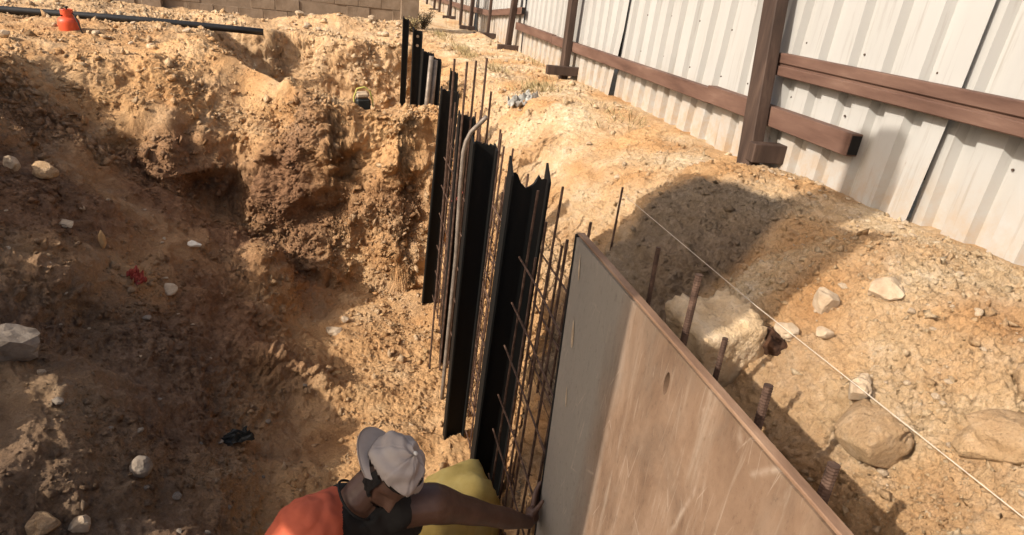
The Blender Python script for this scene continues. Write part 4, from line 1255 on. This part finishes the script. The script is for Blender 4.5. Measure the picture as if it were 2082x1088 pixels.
# dry grass on the bank, a dead bush at the far end
def grass():
    r = random.Random(9)
    V = []; F = []
    for (cx, cy, rx, ry, n) in ((1.99, 6.75, .16, .35, 260), (1.72, 9.9, .14, .7, 320), (1.62, 11.8, .14, .5, 200), (2.3, 5.2, .2, .3, 60), (1.85, 8.1, .12, .4, 120), (2.55, 8.6, .07, .8, 80)):
        for k in range(n):
            x = cx + r.gauss(0, rx * .6); y = cy + r.gauss(0, ry * .6)
            i = k
            z = zc.setdefault((round(x, 1), round(y, 1)), None)
            if z is None: z = gz(x, y); zc[(round(x, 1), round(y, 1))] = z
            h = r.uniform(.03, .10); a = r.uniform(0, 6.28); w = .004
            dx, dy = r.uniform(-.06, .06), r.uniform(-.06, .06)
            b = len(V)
            V += [(x - w * math.cos(a), y - w * math.sin(a), z - .01), (x + w * math.cos(a), y + w * math.sin(a), z - .01), (x + dx * .5 + w * .7, y + dy * .5, z + h * .6), (x + dx, y + dy, z + h)]
            F += [(b, b + 1, b + 2), (b, b + 2, b + 3)]
    o = mesh_obj('dry_grass', V, F, M['dry_grass'])
    tag(o, 'low olive dry grass growing along the brow of the bank', 'grass', kind='stuff')
zc = {}
grass()
def bush(x, y, h, label, seed):
    r = random.Random(seed)
    z = gz(x, y)
    root = empty('dead_bush', (x, y, z)); tag(root, label, 'bush')
    tw = MB(); lf = MB()
    for k in range(46):
        a = r.uniform(0, 6.28); L_ = h * r.uniform(.6, 1.1); s = r.uniform(.2, .7)
        p = [Vector((0, 0, -.03))]
        for q in range(1, 5):
            t = q / 4
            p.append(Vector((math.cos(a) * s * L_ * t + r.uniform(-.03, .03), math.sin(a) * s * L_ * t + r.uniform(-.03, .03), L_ * t * (1 - .25 * s * t))))
        tw.tube(p, [.008, .006, .005, .004, .002], 4)
        for q in range(9):
            c = p[r.randint(1, 4)] + Vector((r.uniform(-.06, .06), r.uniform(-.06, .06), r.uniform(-.05, .06)))
            d1 = Vector((r.uniform(-1, 1), r.uniform(-1, 1), r.uniform(-1, 1))).normalized() * .022; d2 = d1.orthogonal().normalized() * .009
            b = len(lf.V); lf.V += [tuple(c - d1), tuple(c + d2), tuple(c + d1), tuple(c - d2)]; lf.F.append((b, b + 1, b + 2, b + 3))
    tag(tw.build('twigs', M['rebar'], root), kind='stuff'); tag(lf.build('leaves', M['dry_grass'], root), kind='stuff')
bush(1.45, 12.9, .36, 'dusty dry bush where the block wall meets the bank', 3)
bush(1.18, 12.2, .26, 'low dry bush beside the farthest black pile', 5)

# ------------------------------------------------------------------ gas cylinder, black pipe, small container
gx, gy = -3.10, 8.92
g0 = gz(gx, gy) - .06
gas = empty('gas_cylinder', (gx, gy, g0)); gas.rotation_euler = (.02, -.03, .4); gas.scale = (.66, .66, .62)
tag(gas, 'squat orange red gas cylinder standing in front of the black pipe', 'gas cylinder')
MB().lathe([(0, .0), (.150, .0), (.164, .02), (.168, .08), (.168, .22), (.164, .255), (.146, .290), (.105, .315), (.06, .332), (.0, .335)], n=32).build('body', M['orange_paint'], gas, True)
gd = MB()
for k in range(24):
    a0 = 2 * math.pi * k / 24; a1 = 2 * math.pi * (k + 1) / 24
    cut = (k % 12) in (0, 1, 2)
    lo = .36 if cut else .305
    for rr, flip in ((.098, 0), (.091, 1)):
        q = [(rr * math.cos(a0), rr * math.sin(a0), lo), (rr * math.cos(a1), rr * math.sin(a1), lo), (rr * math.cos(a1), rr * math.sin(a1), .445), (rr * math.cos(a0), rr * math.sin(a0), .445)]
        gd.add(q if not flip else q[::-1], [(0, 1, 2, 3)])
ringp = [(.0945 * math.cos(2 * math.pi * k / 24), .0945 * math.sin(2 * math.pi * k / 24), .447) for k in range(25)]
gd.tube(ringp, .0075, 6, cap=False)
gd.build('guard_collar', M['orange_paint'], gas)
vl = MB().tube([(0, 0, .33), (0, 0, .42)], .022, 10).tube([(-.005, 0, .40), (.05, -.02, .41)], .016, 8).tube([(0, 0, .42), (.01, 0, .475)], .012, 8).tube([(.01, 0, .475), (.01, 0, .505)], .030, 10)
vl.build('valve', M['dark_metal'], gas, True)
MB().tube([(.05, -.02, .41), (.09, -.09, .38), (.13, -.16, .24), (.16, -.2, .06), (.22, -.2, .0), (.36, -.14, .02), (.45, .0, .03)], .012, 7).build('hose', M['dark_metal'], gas, True)
MB().lathe([(.142, -.04), (.152, -.04), (.152, .012), (.142, .012)], n=28).build('foot_ring', M['orange_paint'], gas, True)
pts = []
for k in range(16):
    t = k / 15; x = -7.2 + 6.12 * t; y = 9.48 + .42 * t + .03 * math.sin(k)
    pts.append((x, y, -.235 + .02 * math.sin(k * .9) - .03 * t))
zz = [max(gz(p[0], p[1]) for p in [q]) for q in pts]
zl = float(np.percentile(zz[4:], 88)) + .028
pts = [(p[0], p[1], zl + .012 * math.sin(k * .7) - .012 * k / 15) for k, p in enumerate(pts)]
o = MB().tube(pts, .046, 12).build('black_pipe', M['black_pipe'], smooth=True)
tag(o, 'long black plastic pipe lying across the far ground', 'pipe')
cx_, cy_ = .22, 7.42
cz_ = -.82
ct = empty('jerrycan', (cx_, cy_, cz_)); ct.rotation_euler = (0, -.08, .2)
tag(ct, 'small dark canister with pale top and yellowish hose loop behind the cross wall', 'canister')
MB().box((0, 0, .13), (.16, .12, .26), bev=.02).build('body', M['dark_metal'], ct)
MB().box((-.005, 0, .295), (.15, .11, .066), bev=.022).build('pale_top', M['pale_stone'], ct)
MB().tube([(-.10, -.03, .12), (-.10, -.03, .28), (-.06, -.03, .37), (.02, -.03, .385), (.08, -.03, .34), (.105, -.03, .22), (.115, -.03, .0)], .009, 7).build('hose', M['hose_yellow'], ct, True)

# ------------------------------------------------------------------ excavator added out of view at left; arm and bucket shaped to shade panel, bank
def shadow_excavator():
    gx_, gy_ = -5.4, .0
    yaw = math.atan2(.33, 1.0)
    root = empty('shadow_excavator', (gx_, gy_, float(macro(np.array([gx_]), np.array([gy_]))[0]) + .02), yaw)
    tag(root, 'unseen yellow tracked digger added at left to cast the long shadow', 'shadow_excavator')
    for s in (-1, 1):
        t = MB()
        prof = []
        for k in range(12): a = math.pi / 2 + math.pi * k / 11; prof.append((-1.0 + .33 * math.cos(a), .33 + .33 * math.sin(a)))
        for k in range(12): a = -math.pi / 2 + math.pi * k / 11; prof.append((1.0 + .33 * math.cos(a), .33 + .33 * math.sin(a)))
        n = len(prof)
        V = [(x, s * .75 - .19, z) for x, z in prof] + [(x, s * .75 + .19, z) for x, z in prof]
        F = [tuple(range(n)), tuple(range(2 * n - 1, n - 1, -1))] + [(k, n + k, n + (k + 1) % n, (k + 1) % n) for k in range(n)]
        t.add(V, F); t.build('track', M['dark_metal'], root)
    MB().box((-.25, 0, 1.05), (2.1, 1.9, .55), bev=.06).build('body', M['exc_yellow'], root)
    cab = MB().box((.35, .48, 1.95), (1.1, .85, 1.3), bev=.08).build('cab', M['exc_yellow'], root)
    MB().box((.905, .48, 2.1), (.012, .70, .8)).build('windscreen', M['dark_metal'], cab)
    MB().box((-.85, 0, 1.52), (.8, 1.7, .42), bev=.08).build('engine_cover', M['exc_yellow'], root)
    inv = (Matrix.Translation(root.location) @ Matrix.Rotation(yaw, 4, 'Z')).inverted()
    def W(p): return tuple(inv @ Vector(p))
    bp = [W((-4.55, .28, 1.5)), W((-3.9, .50, 3.0)), W((-3.1, .78, 3.85)), W((-2.2, 1.10, 3.35))]
    b = MB()
    for a, c in zip(bp[:-1], bp[1:]): b.beam(a, c, .30, .34, bev=.03)
    b.build('boom', M['exc_yellow'], root)
    MB().beam(W((-2.15, 1.13, 3.46)), W((-2.0, 1.18, 2.15)), .52, .30, up=(0, 1, 0), bev=.03).build('arm', M['exc_yellow'], root)
    # bucket: a scoop open towards the machine
    prof = [(.30, .0), (.42, -.5), (.38, -1.2), (.16, -1.75), (-.20, -2.0), (-.45, -1.90)]
    V = []; F = []
    for s in (-.68, .68):
        for x, z in prof: V.append((x, s, z))
    n = len(prof)
    for k in range(n - 1): F.append((k, k + 1, n + k + 1, n + k))
    F.append(tuple(range(n))); F.append(tuple(range(2 * n - 1, n - 1, -1)))
    bk = mesh_obj('bucket', V, F, M['dark_metal'], root)
    bk.location = W((-2.05, 1.33, 2.62))
    for k in range(5):
        MB().box((-.62, -.46 + .23 * k, -1.88), (.18, .07, .05), bev=.01).build('tooth', M['dark_metal'], bk)
shadow_excavator()
